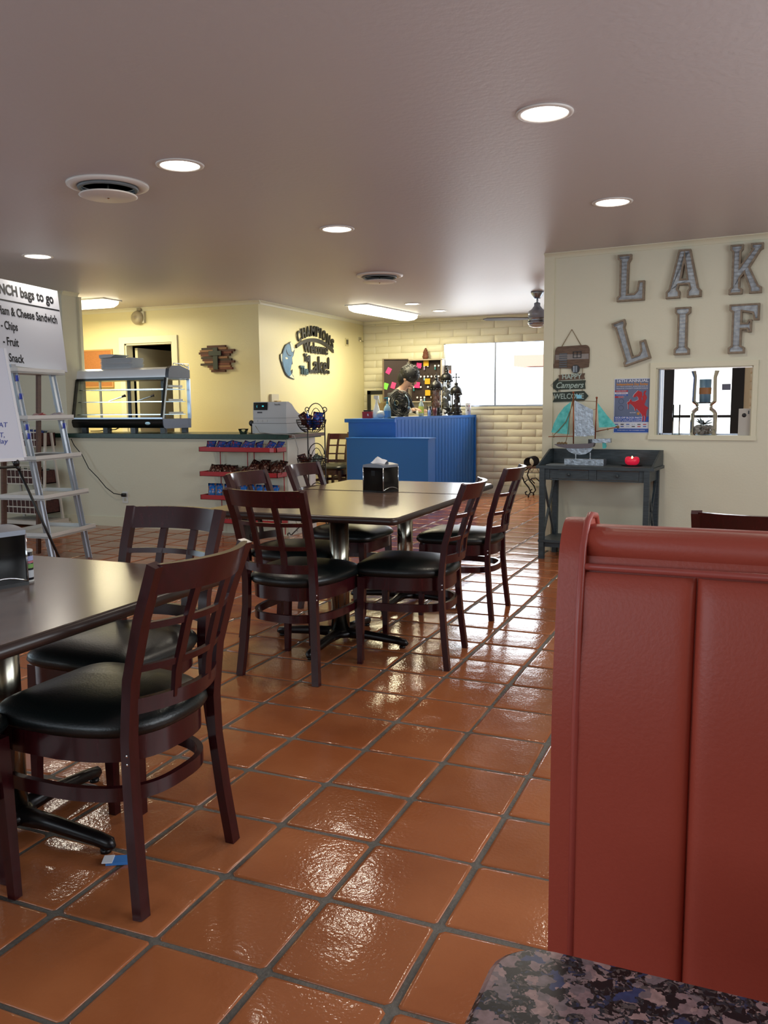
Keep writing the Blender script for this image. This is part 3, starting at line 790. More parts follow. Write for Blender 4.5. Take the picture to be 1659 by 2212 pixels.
for x, z, l in ((.52, .342, .16), (.9, .342, .14)):
    bm = nb(); bar(bm, (x-.1, .12, z), (x+.06, .14, z+.045), .035, .006); bar(bm, (x-.1, .15, z+.006), (x+.07, .17, z+.05), .03, .006); tube(bm, [(x+.06, .13, z+.045), (x+.085, .15, z+.06), (x+.07, .17, z+.05)], .012)
    tag(obj('tongs', bm, CHROME), 'steel serving tongs resting on the %s of the display case' % ('middle shelf, left side' if x < .7 else 'middle shelf, right side'), 'tongs', 'serving tongs').matrix_world = Matrix.Translation((-4.93, 5.2, .99))
for s, z in ((.02, .47), (.005, .34), (.005, .205)): obj('shelf_bracket', bx(wd-.018, wd-.01, .12, .36, z-.012+s, z+.012+s), WHITE, dc)
bm = nb(); lathe(bm, [(.035, 0), (.033, .004), (.002, .006)], seg=20); bmesh.ops.transform(bm, matrix=Matrix.Translation((1.02, -.013, .105)) @ Matrix.Rotation(pi/2, 4, 'X') @ Matrix.Diagonal((1, .5, 1, 1)), verts=bm.verts); obj('badge', bm, mat('badge_silver', '8ea4ac', .3, .6), dc)
bm = nb()
for k in range(4): tube(bm, [(wd-.02, .22+k*.05, .715), (wd+.0, .22+k*.05, .73), (wd+.0, dp, .70-.008*k)], .003)
tube(bm, [(wd, .2, .69), (wd, .2, .73), (wd, dp, .73), (wd, dp, .67)], .0035); obj('top_rail', bm, CHROME, dc)
o = tag(obj('case_cord', (lambda b: (tube(b, [(-.02, .3, .01), (.12, .28, .012), (.2, .3, .02), (.35, .28, .03), (.4, .28, .052)], .006), b)[1])(nb()), BLACK), 'black cord lying under the display case', 'cord'); o.location = (-4.93, 5.2, .992)
# foam trays stacked on the canopy
FOAM = mat('foam_white', 'c6cdd4', .7)
for k in range(7):
    bm = nb(); z = 1.681+k*.016; w_ = .42
    loft(bm, [[(x, y, z+h_) for x, y in rrect(-d, w_+d, -.1-d, .13+d, .02, 2)] for d, h_ in ((-.012, 0), (0, .012), (.002, .015))])
    o = obj('foam_tray', bm, FOAM); o.location = (-4.66, 5.46, 0); o.rotation_euler = (0, 0, .02*(k % 3))
    tag(o, 'white foam tray in the stack on top of the display case', 'tray', 'foam trays stacked on the display case')
o = obj('foam_tray', pbm([(0, 1.795), (.16, 1.80), (.22, 1.83), (.08, 1.835), (0, 1.83)], -.1, .13), FOAM); o.location = (-4.66, 5.46, 0); tag(o, 'bent white foam lid lying on the tray stack', 'tray')

# cash register
REG = mat('register_grey', 'b4babf', .45)
rg = thing('cash_register', 'grey cash register with dark customer display on the counter end', 'cash register', (-2.655, 5.2, .99))
obj('drawer', bx(0, .39, 0, .42, .006, .103), REG, rg, bev=.006)
obj('drawer_gap', bx(.003, .387, .002, .41, .103, .106), BLACK, rg)
prof = [(0, .106), (0, .22), (.01, .312), (.05, .315), (.12, .29), (.18, .24), (.24, .205), (.38, .165), (.41, .106)]
obj('body', prism_x([(y+.004, z) for y, z in prof], .012, .383), REG, rg, bev=.004)
obj('customer_display', bx(.024, .175, -.002, .012, .235, .308), BLACKG, rg)
obj('body_seam', bx(.011, .384, .003, .39, .155, .158), mat('register_seam', '73797e', .5), rg)
text('(', .026, mat('display_teal', '4fd0d8', .5, emit=1.2), rg, .062, -.0045, .272, name='digit')
text('00', .02, MATS['display_teal'], rg, .13, -.0045, .272, name='digit')
text('Sam4s', .022, INK, rg, .29, .0, .288, w=.062, name='maker_name')
obj('serial_label', bx(.062, .115, .0, .004, .205, .218), mat('label_dark', '40404a', .5), rg)
for x in (.02, .075, .13): obj('spec_label', bx(x, x+.042, .0, .004, .118, .14), mat('label_pale', 'b9bdbf', .5), rg)
bm = nb(); sphere(bm, (0, 0, .105), .03, (1, .35, 1)); tube(bm, [(0, 0, .0), (0, 0, .085)], .006); lathe(bm, [(.03, 0), (.03, .006)], seg=14)
o = obj('card_reader', bm, BLACK, smooth=True); o.location = (-2.70, 5.26, .99); tag(o, 'small black round scanner beside the cash register', 'scanner')
t = thing('wire_dish', 'small clear dish left of the cash register', 'dish', (-2.74, 5.17, .99))
bm = nb(); lathe(bm, [(.035, 0), (.05, .05), (.052, .052), (.033, .004)], seg=14); obj('bowl', bm, JAR_GLASS, t, smooth=True)
bm = nb(); tube(bm, [(-2.6, 5.17, 1.07), (-2.5, 5.08, 1.01), (-2.35, 5.075, .997), (-2.2, 5.08, .993), (-2.14, 5.12, .98), (-2.12, 5.15, .85), (-2.135, 5.16, .6), (-2.16, 5.15, .4), (-2.165, 5.15, .2), (-2.14, 5.14, .05)], .004, 6)
tag(obj('register_cable', bm, mat('cable_grey', '9a9c98', .5), smooth=True), 'thin grey cable hanging down the counter end', 'cord')
t = thing('outlet', 'outlet box on the yellow wall above the cash register', 'outlet', (CHX+.001, 7.1, 1.33), pi/2)
obj('cover_plate', bx(-.11, .06, -.03, 0, -.07, .08), BEIGE, t, bev=.004); obj('adapter', bx(-.05, .045, -.07, -.03, -.075, .0), mat('adapter_tan', 'b89a62', .5), t)

# ------------------------------------------------------------------ snack bags
def bag_mesh(name, w, h, d, seed):
    rnd = random.Random(seed); bm = nb(); nx, nz = 5, 6; F_, B_ = [], []
    for j in range(nz+1):
        fr, bk = [], []
        for i in range(nx+1):
            u, v = i/nx, j/nz; x = (u-.5)*w*(1-.08*sin(pi*v)); z = v*h
            e = (sin(pi*u)**.6 if 0 < u < 1 else 0)*(sin(pi*min(1, v*1.18))**.6 if 0 < v*1.18 < 1 else 0)
            q = rnd.uniform(.7, 1.15)
            fr.append(bm.verts.new((x, -d*e*q/2, z))); bk.append(bm.verts.new((x, d*e/2+.0008, z)))
        F_.append(fr); B_.append(bk)
    for G_, fl_ in ((F_, 0), (B_, 1)):
        for a, b in zip(G_, G_[1:]):
            for i in range(nx): bm.faces.new((a[i], a[i+1], b[i+1], b[i]))
    bmesh.ops.remove_doubles(bm, verts=bm.verts, dist=.0009)
    bmesh.ops.recalc_face_normals(bm, faces=bm.faces)
    me = bpy.data.meshes.new(name); bm.to_mesh(me); bm.free(); me.polygons.foreach_set('use_smooth', [True]*len(me.polygons)); return me
def bag_mats(key, top, low, spot):
    m = bpy.data.materials.new('bag_'+key); m.use_nodes = True; N, L = m.node_tree.nodes, m.node_tree.links; b = N['Principled BSDF']
    tc = N.new('ShaderNodeTexCoord'); sx = N.new('ShaderNodeSeparateXYZ'); L.new(tc.outputs['Object'], sx.inputs[0])
    r = N.new('ShaderNodeValToRGB'); r.color_ramp.elements[0].position = .5; r.color_ramp.elements[0].color = lin(low); r.color_ramp.elements[1].position = .58; r.color_ramp.elements[1].color = lin(top)
    ml = N.new('ShaderNodeMath'); ml.operation = 'MULTIPLY'; ml.inputs[1].default_value = 7.0; L.new(sx.outputs[2], ml.inputs[0]); L.new(ml.outputs[0], r.inputs[0])
    n = N.new('ShaderNodeTexNoise'); n.inputs['Scale'].default_value = 38; L.new(tc.outputs['Object'], n.inputs[0])
    g = N.new('ShaderNodeMath'); g.operation = 'GREATER_THAN'; g.inputs[1].default_value = .57; L.new(n.outputs[0], g.inputs[0])
    mx = N.new('ShaderNodeMixRGB'); L.new(g.outputs[0], mx.inputs[0]); L.new(r.outputs[0], mx.inputs[1]); mx.inputs[2].default_value = lin(spot)
    L.new(mx.outputs[0], b.inputs['Base Color']); b.inputs['Roughness'].default_value = .2; b.inputs['Metallic'].default_value = .15
    return m
BAGM = {'blue': bag_mats('blue', '1d4fae', '1b3f86', '8a3a4a'), 'brown': bag_mats('brown', '2e1518', '4a2a22', '7a5a4a'), 'candy': bag_mats('candy', '1565b8', '3a6fae', 'b0764a'), 'clear': bag_mats('clear', '5b6b68', '74817a', '3a4038')}
BAGS = {(k, i): bag_mesh('snack_bag', *dim, i) for k, dim in (('blue', (.1, .12, .045)), ('brown', (.085, .115, .04)), ('candy', (.088, .15, .05)), ('clear', (.09, .1, .04))) for i in range(3)}
for (k, i), me in BAGS.items(): me.materials.append(BAGM[k])
def bag(kind, loc, rot, label, group):
    o = bpy.data.objects.new('snack_bag', BAGS[(kind, random.randrange(3))]); COL.objects.link(o)
    o.location = loc; o.rotation_euler = rot; tag(o, label, 'snack', group); return o
# red wall rack on the counter front
rk = thing('snack_rack', 'red four-shelf wire snack rack hung on the counter front', 'rack', (-3.085, 5.0, 0))
for z in (.848, .608, .378, .15):
    bm = nb(); box(bm, 0, .875, -.10, -.094, z-.022, z+.024); box(bm, 0, .006, -.10, .08, z-.022, z+.024); box(bm, .869, .875, -.10, .08, z-.022, z+.024)
    box(bm, 0, .875, -.10, .08, z-.022, z-.018); obj('shelf_tray', bm, RED, rk)
    bm = nb()
    for k in range(44): bar(bm, (.01+k*.0199, .082, z-.02), (.01+k*.0199, .082, z+.05), .0025, .0025)
    bar(bm, (.0, .082, z+.05), (.875, .082, z+.05), .004, .004); obj('wire_back', bm, CHROME, rk)
obj('price_tag', bx(.80, .845, -.104, -.1005, .83, .868), mat('pink_tag', 'c06a72', .5), rk)
for x in (.12, .435, .51, .84):
    bm = nb(); bar(bm, (x, .09, .02), (x, .09, .83), .007, .007); obj('upright', bm, RED, rk)
for k in range(9): bag('blue', (-3.0+k*.091+random.uniform(-.01, .01), 4.97+random.uniform(-.02, .02), .832), (radians(-38), random.uniform(-.3, .3), random.uniform(-.4, .4)), 'blue snack bag lying on the top red shelf', 'bags on the top red shelf')
for k in range(20):
    q = k % 2
    bag('brown', (-3.0+(k//2)*.085+random.uniform(-.015, .015), 4.97+q*.045, .592+(.035 if k > 9 else .0)*(1+.6*q)), (radians(-34+random.uniform(-12, 12)), random.uniform(-.4, .4), random.uniform(-.5, .5)), 'dark brown snack bag heaped on the second red shelf', 'bags on the second red shelf')
for k in range(9): bag('candy', (-3.0+k*.09+random.uniform(-.006, .006), 4.965+random.uniform(-.01, .01), .362), (radians(-8), 0, random.uniform(-.2, .2)), 'upright blue and orange snack bag on the third red shelf', 'bags on the third red shelf')
for k in range(4): bag('clear', (-3.02+k*.13, 4.975, .134), (radians(-50), random.uniform(-.3, .3), .2*k), 'dull clear snack bag on the bottom red shelf', 'bags on the bottom red shelf')

# ------------------------------------------------------------------ scrolled wire basket stand
ws = thing('basket_stand', 'black scrolled iron stand with wire snack baskets at counter end', 'display stand', (-1.945, 5.2, 0))
def arch(z, w_=.09, h_=.11, y=0):
    return [(-w_*cos(pi*k/12), y, z+h_*sin(pi*k/12)) for k in range(13)]
def scroll(cx, cz, r0, r1, a0, turns, y=0, n=14):
    return [(cx+(r0+(r1-r0)*k/n)*cos(a0+turns*2*pi*k/n), y, cz+(r0+(r1-r0)*k/n)*sin(a0+turns*2*pi*k/n)) for k in range(n+1)]
for s in (-1, 1):
    bm = nb(); bar(bm, (s*.092, 0, .01), (s*.092, 0, 1.21), .009, .009); obj('upright', bm, IRON, ws)
    bm = nb(); tube(bm, scroll(s*.092, 1.228, .028, .01, -pi/2, s*1.1), .0045, 6); obj('scroll', bm, IRON, ws, smooth=True)
    for yy in (-.17, .17):
        bm = nb(); tube(bm, [(s*.092, 0, .12), (s*.12, yy*.3, .13), (s*.16, yy*.6, .09), (s*.2, yy, .03)]+[(s*(.2+.03*(1-cos(a))*.5+.012), yy, .03+.02*sin(a)) for a in (0, 1.2, 2.4, 3.6)], .006, 6); obj('scroll_foot', bm, IRON, ws, smooth=True)
for z0 in (1.18, .80, .42):
    bm = nb(); tube(bm, arch(z0+.0, .085, .105), .0048, 6)
    tube(bm, arch(z0-.15, .072, .21), .0035, 6)
    tube(bm, scroll(-.075, z0-.01, .02, .008, pi/2, .9)+[], .0035, 6); tube(bm, scroll(.075, z0-.01, .02, .008, pi/2, -.9), .0035, 6)
    obj('arch', bm, IRON, ws, smooth=True)
def basket(z, rx, ry, h_, par, cy=-.1):
    bm = nb()
    for lv in range(6):
        f = lv/5; k = sin(f*pi/2)**.7*.55+.45 if lv else .45
        tube(bm, [(rx*k*cos(2*pi*i/18), cy+ry*k*sin(2*pi*i/18), z-h_*(1-f)) for i in range(18)], .0028 if lv < 5 else .005, 5, closed=True)
    for i in range(22):
        a = 2*pi*i/22; pts = []
        for lv in range(6):
            f = lv/5; k = sin(f*pi/2)**.7*.55+.45 if lv else .45
            pts.append((rx*k*cos(a), cy+ry*k*sin(a), z-h_*(1-f)))
        tube(bm, pts, .0022, 4)
    obj('wire_basket', bm, IRON, par)
for z in (1.13, .765, .40):
    basket(z, .15, .1, .115, ws)
for k in range(9):
    a = k*2.4; bag(('blue', 'brown', 'blue')[k % 3], (-1.945+.06*cos(a), 5.09+.035*sin(a), 1.05+.006*k), (random.uniform(-.6, .2), random.uniform(-.7, .7), a), 'blue and dark snack bag in the upper wire basket', 'bags in the upper wire basket')
for k in range(6):
    a = k*2.4; bag(('clear', 'brown', 'clear')[k % 3], (-1.945+.06*cos(a), 5.09+.035*sin(a), .685+.006*k), (random.uniform(-.6, .2), random.uniform(-.7, .7), a), 'dark snack bag in the middle wire basket', 'bags in the middle wire basket')

# ------------------------------------------------------------------ ladder shelf with lunch sign
LZ = [.28, .58, .885, 1.2, 1.57]; LA = radians(8.5)
ld = thing('ladder_shelf', 'leaning aluminium ladder shelf with white trays holding the lunch sign', 'shelf', (-3.168, 3.257, 0), LA)
SHW = mat('shelf_white', 'd6d9d8', .4)
# local +x faces the room to the right, y along the shelf front
def lx(z): return -.17*(z-.28)
for k, z in enumerate(LZ):
    dpt = .46-.05*k; x1 = lx(z); bm = nb()
    box(bm, x1-dpt, x1, -.30, .30, z-.035, z-.023)
    for a in ((x1-.014, x1, -.30, .30), (x1-dpt, x1-dpt+.014, -.30, .30), (x1-dpt+.014, x1-.014, -.30, -.286), (x1-dpt+.014, x1-.014, .286, .30)): box(bm, *a, z-.037, z+.004)
    obj('tray', bm, SHW, ld, bev=.002)
for y in (-.23, .245):
    bm = nb(); bar(bm, (lx(0)-.095+(.0), y, 0), (lx(1.6)-.095, y, 1.6), .055, .022, (1, 0, 0))
    bar(bm, (lx(0)-.062, y-.012, 0), (lx(1.53)-.062, y-.012, 1.53), .006, .02, (1, 0, 0)); obj('front_rail', bm, ALU, ld)
    bm = nb(); bar(bm, (-.52, y*.92, .02), (-.42, y*.92, 1.55), .045, .02, (1, 0, 0)); obj('rear_rail', bm, BROWNW, ld, label='brown rear rail')
BT = mat('blue_tape', '3248c8', .4)
for y, zz in ((-.23, (1.50, 1.36, 1.12, 1.05)), (.245, (1.12,))):
    for z in zz: obj('blue_sticker', bx(lx(z)-.07, lx(z)-.058, y-.026, y+.004, z-.03, z+.015), BT, ld)
for dx, dy, c, lb in ((-.1, -.02, 'b02a34', 'red and white wrapped candy bundle on second ladder tray'), (-.06, .16, 'a8a0ac', 'pale crumpled wrapper on second ladder tray')):
    bm = nb(); sphere(bm, (0, 0, .0), .04, (1.3, 1.5, .45), 10, 6)
    for v in bm.verts: v.co += Vector((random.uniform(-.008, .008),)*3)
    o = obj('wrapped_candy', bm, mat('wrap'+c, c, .3, bump=.8, bscale=60, var=.8, vscale=30, col2='e8e8ea')); tag(o, lb, 'candy')
    M_ = Matrix.Translation((-3.168, 3.257, 0)) @ Matrix.Rotation(LA, 4, 'Z'); o.location = M_ @ Vector((lx(1.2)+dx, dy, 1.203))
bm = nb(); poly(bm, [(-.2, 0), (.2, 0), (.21, .008), (.0, .024), (-.2, .012)], -.08, .08)
o = obj('dark_cloth', bm, mat('grey_cloth', '5f6470', .8)); M_ = Matrix.Translation((-3.168, 3.257, 0)) @ Matrix.Rotation(LA, 4, 'Z'); o.location = M_ @ Vector((lx(.885)-.14, .04, .868)); o.rotation_euler = (0, 0, pi/2+LA)
tag(o, 'folded grey cloth on the third ladder tray', 'cloth')
# lunch sign: local x along board (away from camera), leans back
sg = thing('lunch_sign', 'large white lunch bags menu board standing on the ladder shelf', 'sign', (-3.53, 3.0, 1.60), radians(82))
sg.rotation_euler = (radians(-11), radians(4), radians(82))
obj('board', bx(-.10, .58, 0, .012, 0, .70), mat('sign_white', 'cfd4e0', .5), sg, bev=.001)
SI = INK
text('LUNCH bags to go', .118, SI, sg, .225, -.001, .615, w=.60, off=.0035)
obj('rule_line', bx(-.08, .575, -.001, 0, .522, .534), SI, sg)
text('Ham & Cheese Sandwich', .098, SI, sg, .26, -.001, .44, w=.555, off=.0022)
for s_, z, w_ in (('- Chips', .32, .15), ('- Fruit', .19, .14), ('- Snack', .06, .17)): text(s_, .096, SI, sg, -.005+w_/2, -.001, z, w=w_, off=.002)

# whiteboard on a black easel at the left edge
ez = thing('easel', 'black tripod easel holding a white board at left edge', 'easel', (-2.62, 1.65, 0), radians(80))
bm = nb()
for p, q in (((.40, -.07, .90), (.68, -.22, .02)), ((-.25, -.07, .90), (-.45, -.22, .02)), ((.05, .16, 1.72), (.05, .5, .02)), ((.05, .14, 1.72), (.40, -.055, .90)), ((.05, .14, 1.72), (-.25, -.055, .90)), ((-.3, -.07, .885), (.42, -.07, .885))):
    tube(bm, [p, q], .009, 8)
obj('tripod', bm, BLACK, ez, smooth=True)
for x in (.40, -.25):
    bm = nb(); sphere(bm, (x, -.07, .91), .022, (1, 1, 1.3)); tube(bm, [(x, -.07, .90), (x+.012, -.085, .86)], .012); obj('clamp', bm, BLACK, ez, smooth=True)
wbd = thing('white_board', 'white dry-erase board with blue handwriting on the easel', 'board', (-2.62, 1.65, .905), radians(80))
wbd.rotation_euler = (radians(-12), 0, radians(80))
wbm = mat('board_white', 'd2d8ea', .35)
obj('panel', bx(-.25, .47, -.085, -.07, 0, .74), wbm, wbd)
bm = nb(); box(bm, -.25, .47, -.088, -.085, 0, .02); box(bm, .45, .47, -.088, -.085, 0, .74); obj('frame', bm, mat('board_frame', 'e0e4ee', .4), wbd)
BI = mat('blue_ink', '4858a8', .6)
for s_, z, w_ in (('OR EAT', .235, .17), ('OUT,', .17, .10), ('today', .13, .13)): text(s_, .045, BI, wbd, .29, -.0875, z, w=w_, shear=.2, name='handwriting')

# wire snack rack against the left wall
WR = mat('rack_white', 'cfcac0', .5)
sr = thing('basket_rack', 'white rack of brown baskets against the left wall', 'rack', (-5.27, 4.9, 0))
for x in (-.26, .29):
    for y in (-.14, .14):
        bm = nb(); bar(bm, (x, y, .03), (x*.96, y*.3, 1.0), .022, .022); obj('post', bm, WR, sr)
obj('base_rail', bx(-.31, .34, -.17, .17, .03, .07), WR, sr)
for x in (-.29, .32): obj('skid', bx(x-.02, x+.02, -.2, .2, 0, .03), WR, sr)
BASK = mat('basket_brown', '4a2522', .6, var=.5, vscale=40)
for z, w_ in ((.86, .26), (.46, .27), (.14, .27)):
    bm = nb(); box(bm, -w_, w_, -.12, -.11, z, z+.14); box(bm, -w_, w_, .11, .12, z, z+.14); box(bm, -w_, -w_+.01, -.12, .12, z, z+.14); box(bm, w_-.01, w_, -.12, .12, z, z+.14); box(bm, -w_, w_, -.12, .12, z, z+.01)
    obj('basket', bm, BASK, sr)
    bm = nb()
    for zz in (0, .07, .15, .2): bar(bm, (-w_-.005, -.125, z+zz), (w_+.005, -.125, z+zz), .007, .012)
    for k in range(10): bar(bm, (-w_+k*2*w_/9, -.125, z+.0), (-w_+k*2*w_/9, -.125, z+.2), .005, .005)
    obj('wire_front', bm, WR, sr)
    for k in range(5): bag(('brown', 'clear', 'blue')[k % 3], (-5.27-.2+k*.1, 4.9, z+.06), (radians(-15), 0, random.uniform(-.4, .4)), 'snack bag in the %s basket of the white rack' % {.86: 'top', .46: 'middle', .14: 'lowest'}[z], 'bags in the %s basket of the white rack' % {.86: 'top', .46: 'middle', .14: 'lowest'}[z])
o = obj('wooden_board', pbm([(-.2, 0), (.1, .0), (.12, .2), (.085, .3), (.05, .36), (-.2, .38)], -.012, .0), mat('bark_brown', '7a5236', .8, var=.3, vscale=8)); o.location = (-5.68, 5.128, 1.22)
tag(o, 'ragged-edged brown board hung on the left wall behind whiteboard', 'board')
bag('blue', (-5.13, 4.85, .995), (radians(-80), 0, .3), 'large red and blue snack bag lying on the white rack', None).scale = (1.8, 1.5, 1.2)

# ------------------------------------------------------------------ things on the door wall
t = thing('cork_board', 'tan cork notice board behind the display case', 'board', (-5.98, DWY-.001, 1.99))
obj('cork', bx(-.4, .3, -.015, 0, -.45, 0), mat('cork', 'a2693a', .9, var=.15, vscale=80), t)
bm = nb(); box(bm, -.42, .315, -.02, 0, 0, .018); box(bm, -.42, .315, -.02, 0, -.468, -.45); box(bm, .297, .315, -.02, 0, -.45, 0); box(bm, -.42, -.4, -.02, 0, -.45, 0); obj('frame', bm, mat('oak', 'b98a52', .6), t)
t = thing('alarm_bell', 'round grey fire alarm bell high on the yellow wall', 'bell', (-5.2, DWY-.001, 2.39))
obj('mount', bx(-.05, .07, -.035, 0, -.08, .06), BEIGE, t, bev=.006)
bm = nb(); lathe(bm, [(.085, 0), (.087, .012), (.075, .035), (.045, .052), (.012, .058), (.01, .066), (.002, .067)], seg=24); bmesh.ops.transform(bm, matrix=Matrix.Translation((-.025, -.035, -.015)) @ Matrix.Rotation(pi/2, 4, 'X'), verts=bm.verts); obj('gong', bm, mat('bell_grey', 'b5ab92', .4, .2), t, smooth=True)
obj('conduit_box', bx(-.03, .03, -.04, 0, .07, .105), mat('conduit', '8d836c', .5), t)
# slat cross
t = thing('slat_cross', 'wall art of staggered wood slats with a dark green cross', 'wall art', (-4.085, DWY-.001, 1.83))
WC = [mat('slat_a', '4e2218', .6), mat('slat_b', '8a6242', .6), mat('slat_c', '33231c', .6), mat('slat_d', '6a3424', .6)]
rows_ = [(-.13, .13, 0, .155), (-.21, .02, 2, .13), (.02, .15, 1, .13), (-.23, .02, 1, .104), (.02, .255, 0, .104), (-.25, -.02, 0, .078), (-.02, .22, 3, .078), (-.22, .0, 3, .052), (.0, .19, 0, .052), (-.22, .02, 2, .022), (.02, .16, 1, .022),
         (-.2, .0, 0, -.004), (.0, .21, 2, -.004), (-.17, .02, 1, -.03), (.02, .25, 0, -.03), (-.23, .02, 2, -.056), (.02, .19, 3, -.056), (-.13, .03, 0, -.084), (.03, .2, 1, -.084), (-.1, .03, 1, -.11), (.03, .22, 3, -.11), (-.08, .12, 0, -.138)]
for a, b, c, z in rows_: obj('slat', bx(a, b, -.03-.006*(c % 2), 0, z-.0125, z+.0125), WC[c], t)
CG = mat('cross_green', '26302a', .5)
obj('upright', bx(-.035, .03, -.05, -.03, -.12, .14), CG, t); obj('arm', bx(-.09, .085, -.058, -.038, .045, .10), CG, t)

# ------------------------------------------------------------------ champions lettering and fish (local x -> world y, front -> world +x)
CS = mat('sign_black', '1b1a16', .45)
cs = thing('champions_sign', 'black cutout CHAMPIONS lettering over a curved bar on yellow wall', 'sign', (CHX+.004, 8.19, 0), pi/2)
cx_, cz_, R_ = 0, 1.55, .63
word = 'CHAMPIONS'; wds = [.12, .13, .13, .15, .12, .07, .13, .13, .11]; tot = sum(wds); acc = 0
for c, w_ in zip(word, wds):
    f = (acc+w_/2)/tot; acc += w_; x = -.51+1.06*f; z = 2.24-.36*(x/.55)**2*.42-(.015*x); tl = -x*.62
    text(c, .185, CS, cs, x, -.014, z, tilt=tl, ext=.008, off=.0045, w=w_*.78 if c != 'I' else .035, name='letter')
arcp = [(-.53+1.07*k/16) for k in range(17)]
up_ = [(x, 2.155-.115*(x/.53)**2) for x in arcp]; lo_ = [(x, z-.045) for x, z in up_]
obj('curved_bar', pbm(up_+lo_[::-1], -.02, -.004), CS, cs)
ws_ = thing('welcome_sign', 'black script Welcome To The Lake lettering on the yellow wall', 'sign', (CHX+.004, 8.19, 0), pi/2)
text('Welcome', .20, CS, ws_, .015, -.014, 2.02, w=.70, ext=.008, off=.004, tilt=-.0, name='word')
text('To', .13, CS, ws_, -.26, -.014, 1.885, w=.13, ext=.008, off=.008, name='word')
text('The', .15, mat('sign_bluegrey', '2c4a58', .5), ws_, -.335, -.014, 1.72, w=.22, ext=.008, off=.006, name='word')
text('Lake!', .31, CS, ws_, .10, -.014, 1.80, w=.60, ext=.008, off=.006, name='word')
# leaping fish
FB = mat('fish_blue', '4f7da6', .45, var=.3, vscale=6); FD = mat('fish_dark', '20303c', .5); FW = mat('fish_white', 'd8dcc8', .5)
def zf(u, v): return ((u-.5)*1, v)
def fp(pts):  # zoom pixels of the photo (x 350-560, y 650-1200) -> metres on wall
    return [(((x-455)/6.636)*.0122, 1.833-((y-925)/6.636)*.0057) for x, y in pts]
ft = thing('fish_cutout', 'blue leaping fish cutout mounted left of the lettering', 'wall art', (CHX+.004, 7.44, 0), pi/2)
body = [(482, 662), (500, 650), (520, 680), (533, 720), (556, 748), (548, 790), (535, 850), (515, 880), (518, 930), (522, 970), (505, 985), (492, 1050), (490, 1085), (520, 1052), (516, 1100), (508, 1115), (530, 1150), (544, 1195), (515, 1185), (470, 1172), (430, 1140), (405, 1090), (385, 1030), (368, 975), (352, 905), (354, 850), (382, 825), (400, 760), (430, 700), (460, 680)]
obj('body', pbm(fp(body), -.010, 0), FD, ft)
inner = [(480, 690), (500, 760), (505, 800), (530, 800), (528, 850), (508, 880), (512, 930), (500, 990), (486, 1060), (492, 1110), (520, 1155), (505, 1160), (450, 1145), (415, 1095), (392, 1020), (380, 950), (378, 880), (395, 800), (420, 730), (455, 690)]
obj('skin', pbm(fp(inner), -.013, -.010), FB, ft)
obj('mouth', pbm(fp([(485, 668), (500, 657), (518, 690), (530, 725), (550, 750), (535, 775), (525, 795), (508, 792), (500, 740)]), -.014, -.0105), FW, ft)
obj('tail_tip', pbm(fp([(500, 1120), (520, 1155), (538, 1188), (495, 1172), (470, 1160), (485, 1140)]), -.014, -.0105), FW, ft)
obj('fin', pbm(fp([(356, 850), (376, 838), (372, 960), (360, 930)]), -.0125, -.0101), FW, ft)
obj('gill', pbm(fp([(432, 770), (440, 800), (460, 840), (490, 852), (508, 840), (490, 862), (460, 855), (440, 830), (430, 800)]), -.015, -.0131), FD, ft)
obj('eye', pbm(fp([(415, 885), (432, 880), (452, 895), (440, 912), (420, 908)]), -.015, -.0131), FW, ft)
t = thing('wall_jack', 'small cable plate on yellow wall near the block wall corner', 'wall plate', (CHX+.001, 9.2, 2.17), pi/2)
obj('plate', bx(-.055, .055, -.006, 0, -.055, .055), mat('plate_tan', 'c9bf8e', .5), t); obj('connector', bx(-.03, .03, -.012, -.006, -.03, .035), mat('plate_dark', '55503c', .6), t)
t = thing('door_hook', 'small metal hook high in the far wall corner', 'hook', (CHX+.001, 9.66, 2.24), pi/2)
obj('plate', bx(-.05, .04, -.008, 0, -.03, .03), STEEL, t); obj('latch', bx(.0, .1, -.02, -.008, -.03, -.015), STEEL, t)

# ------------------------------------------------------------------ blue front desk
bd = thing('reception_desk', 'bright blue painted L-shaped front desk with lower front panel', 'desk', (0, 0, 0))
def quad_prism(pts, z0, z1):
    bm = nb(); a = [bm.verts.new((x, y, z0)) for x, y in pts]; b = [bm.verts.new((x, y, z1)) for x, y in pts]; n = len(pts)
    bm.faces.new(a[::-1]); bm.faces.new(b)
    for i in range(n): bm.faces.new((a[i], a[(i+1) % n], b[(i+1) % n], b[i]))
    return bm
obj('front_cabinet', bx(-2.735, -2.1, 7.6, 8.0, 0, 1.075), BLUE, bd)
obj('front_cap', bx(-2.775, -2.098, 7.57, 8.03, 1.055, 1.10), BLUE, bd, bev=.004)
obj('side_cabinet', quad_prism([(-2.1, 7.6), (-1.735, 9.74), (-2.15, 9.74), (-2.5, 8.0)], 0, 1.10), BLUE, bd)
obj('side_top', quad_prism([(-2.097, 7.75), (-1.745, 9.74), (-2.13, 9.74), (-2.48, 8.0)], 1.10, 1.115), mat('desk_top_white', 'd8dade', .35), bd)
bm = nb(); a_, b_ = Vector((-2.098, 7.6, 0)), Vector((-1.733, 9.74, 0))
obj('top_edge', quad_prism([(-2.10, 7.59), (-1.722, 9.74), (-1.745, 9.74), (-2.12, 7.62)], 1.085, 1.12), BLUE, bd)
obj('corner_post', quad_prism([(-1.738, 9.70), (-1.722, 9.70), (-1.722, 9.745), (-1.738, 9.745)], 0, 1.12), BLUE, bd)
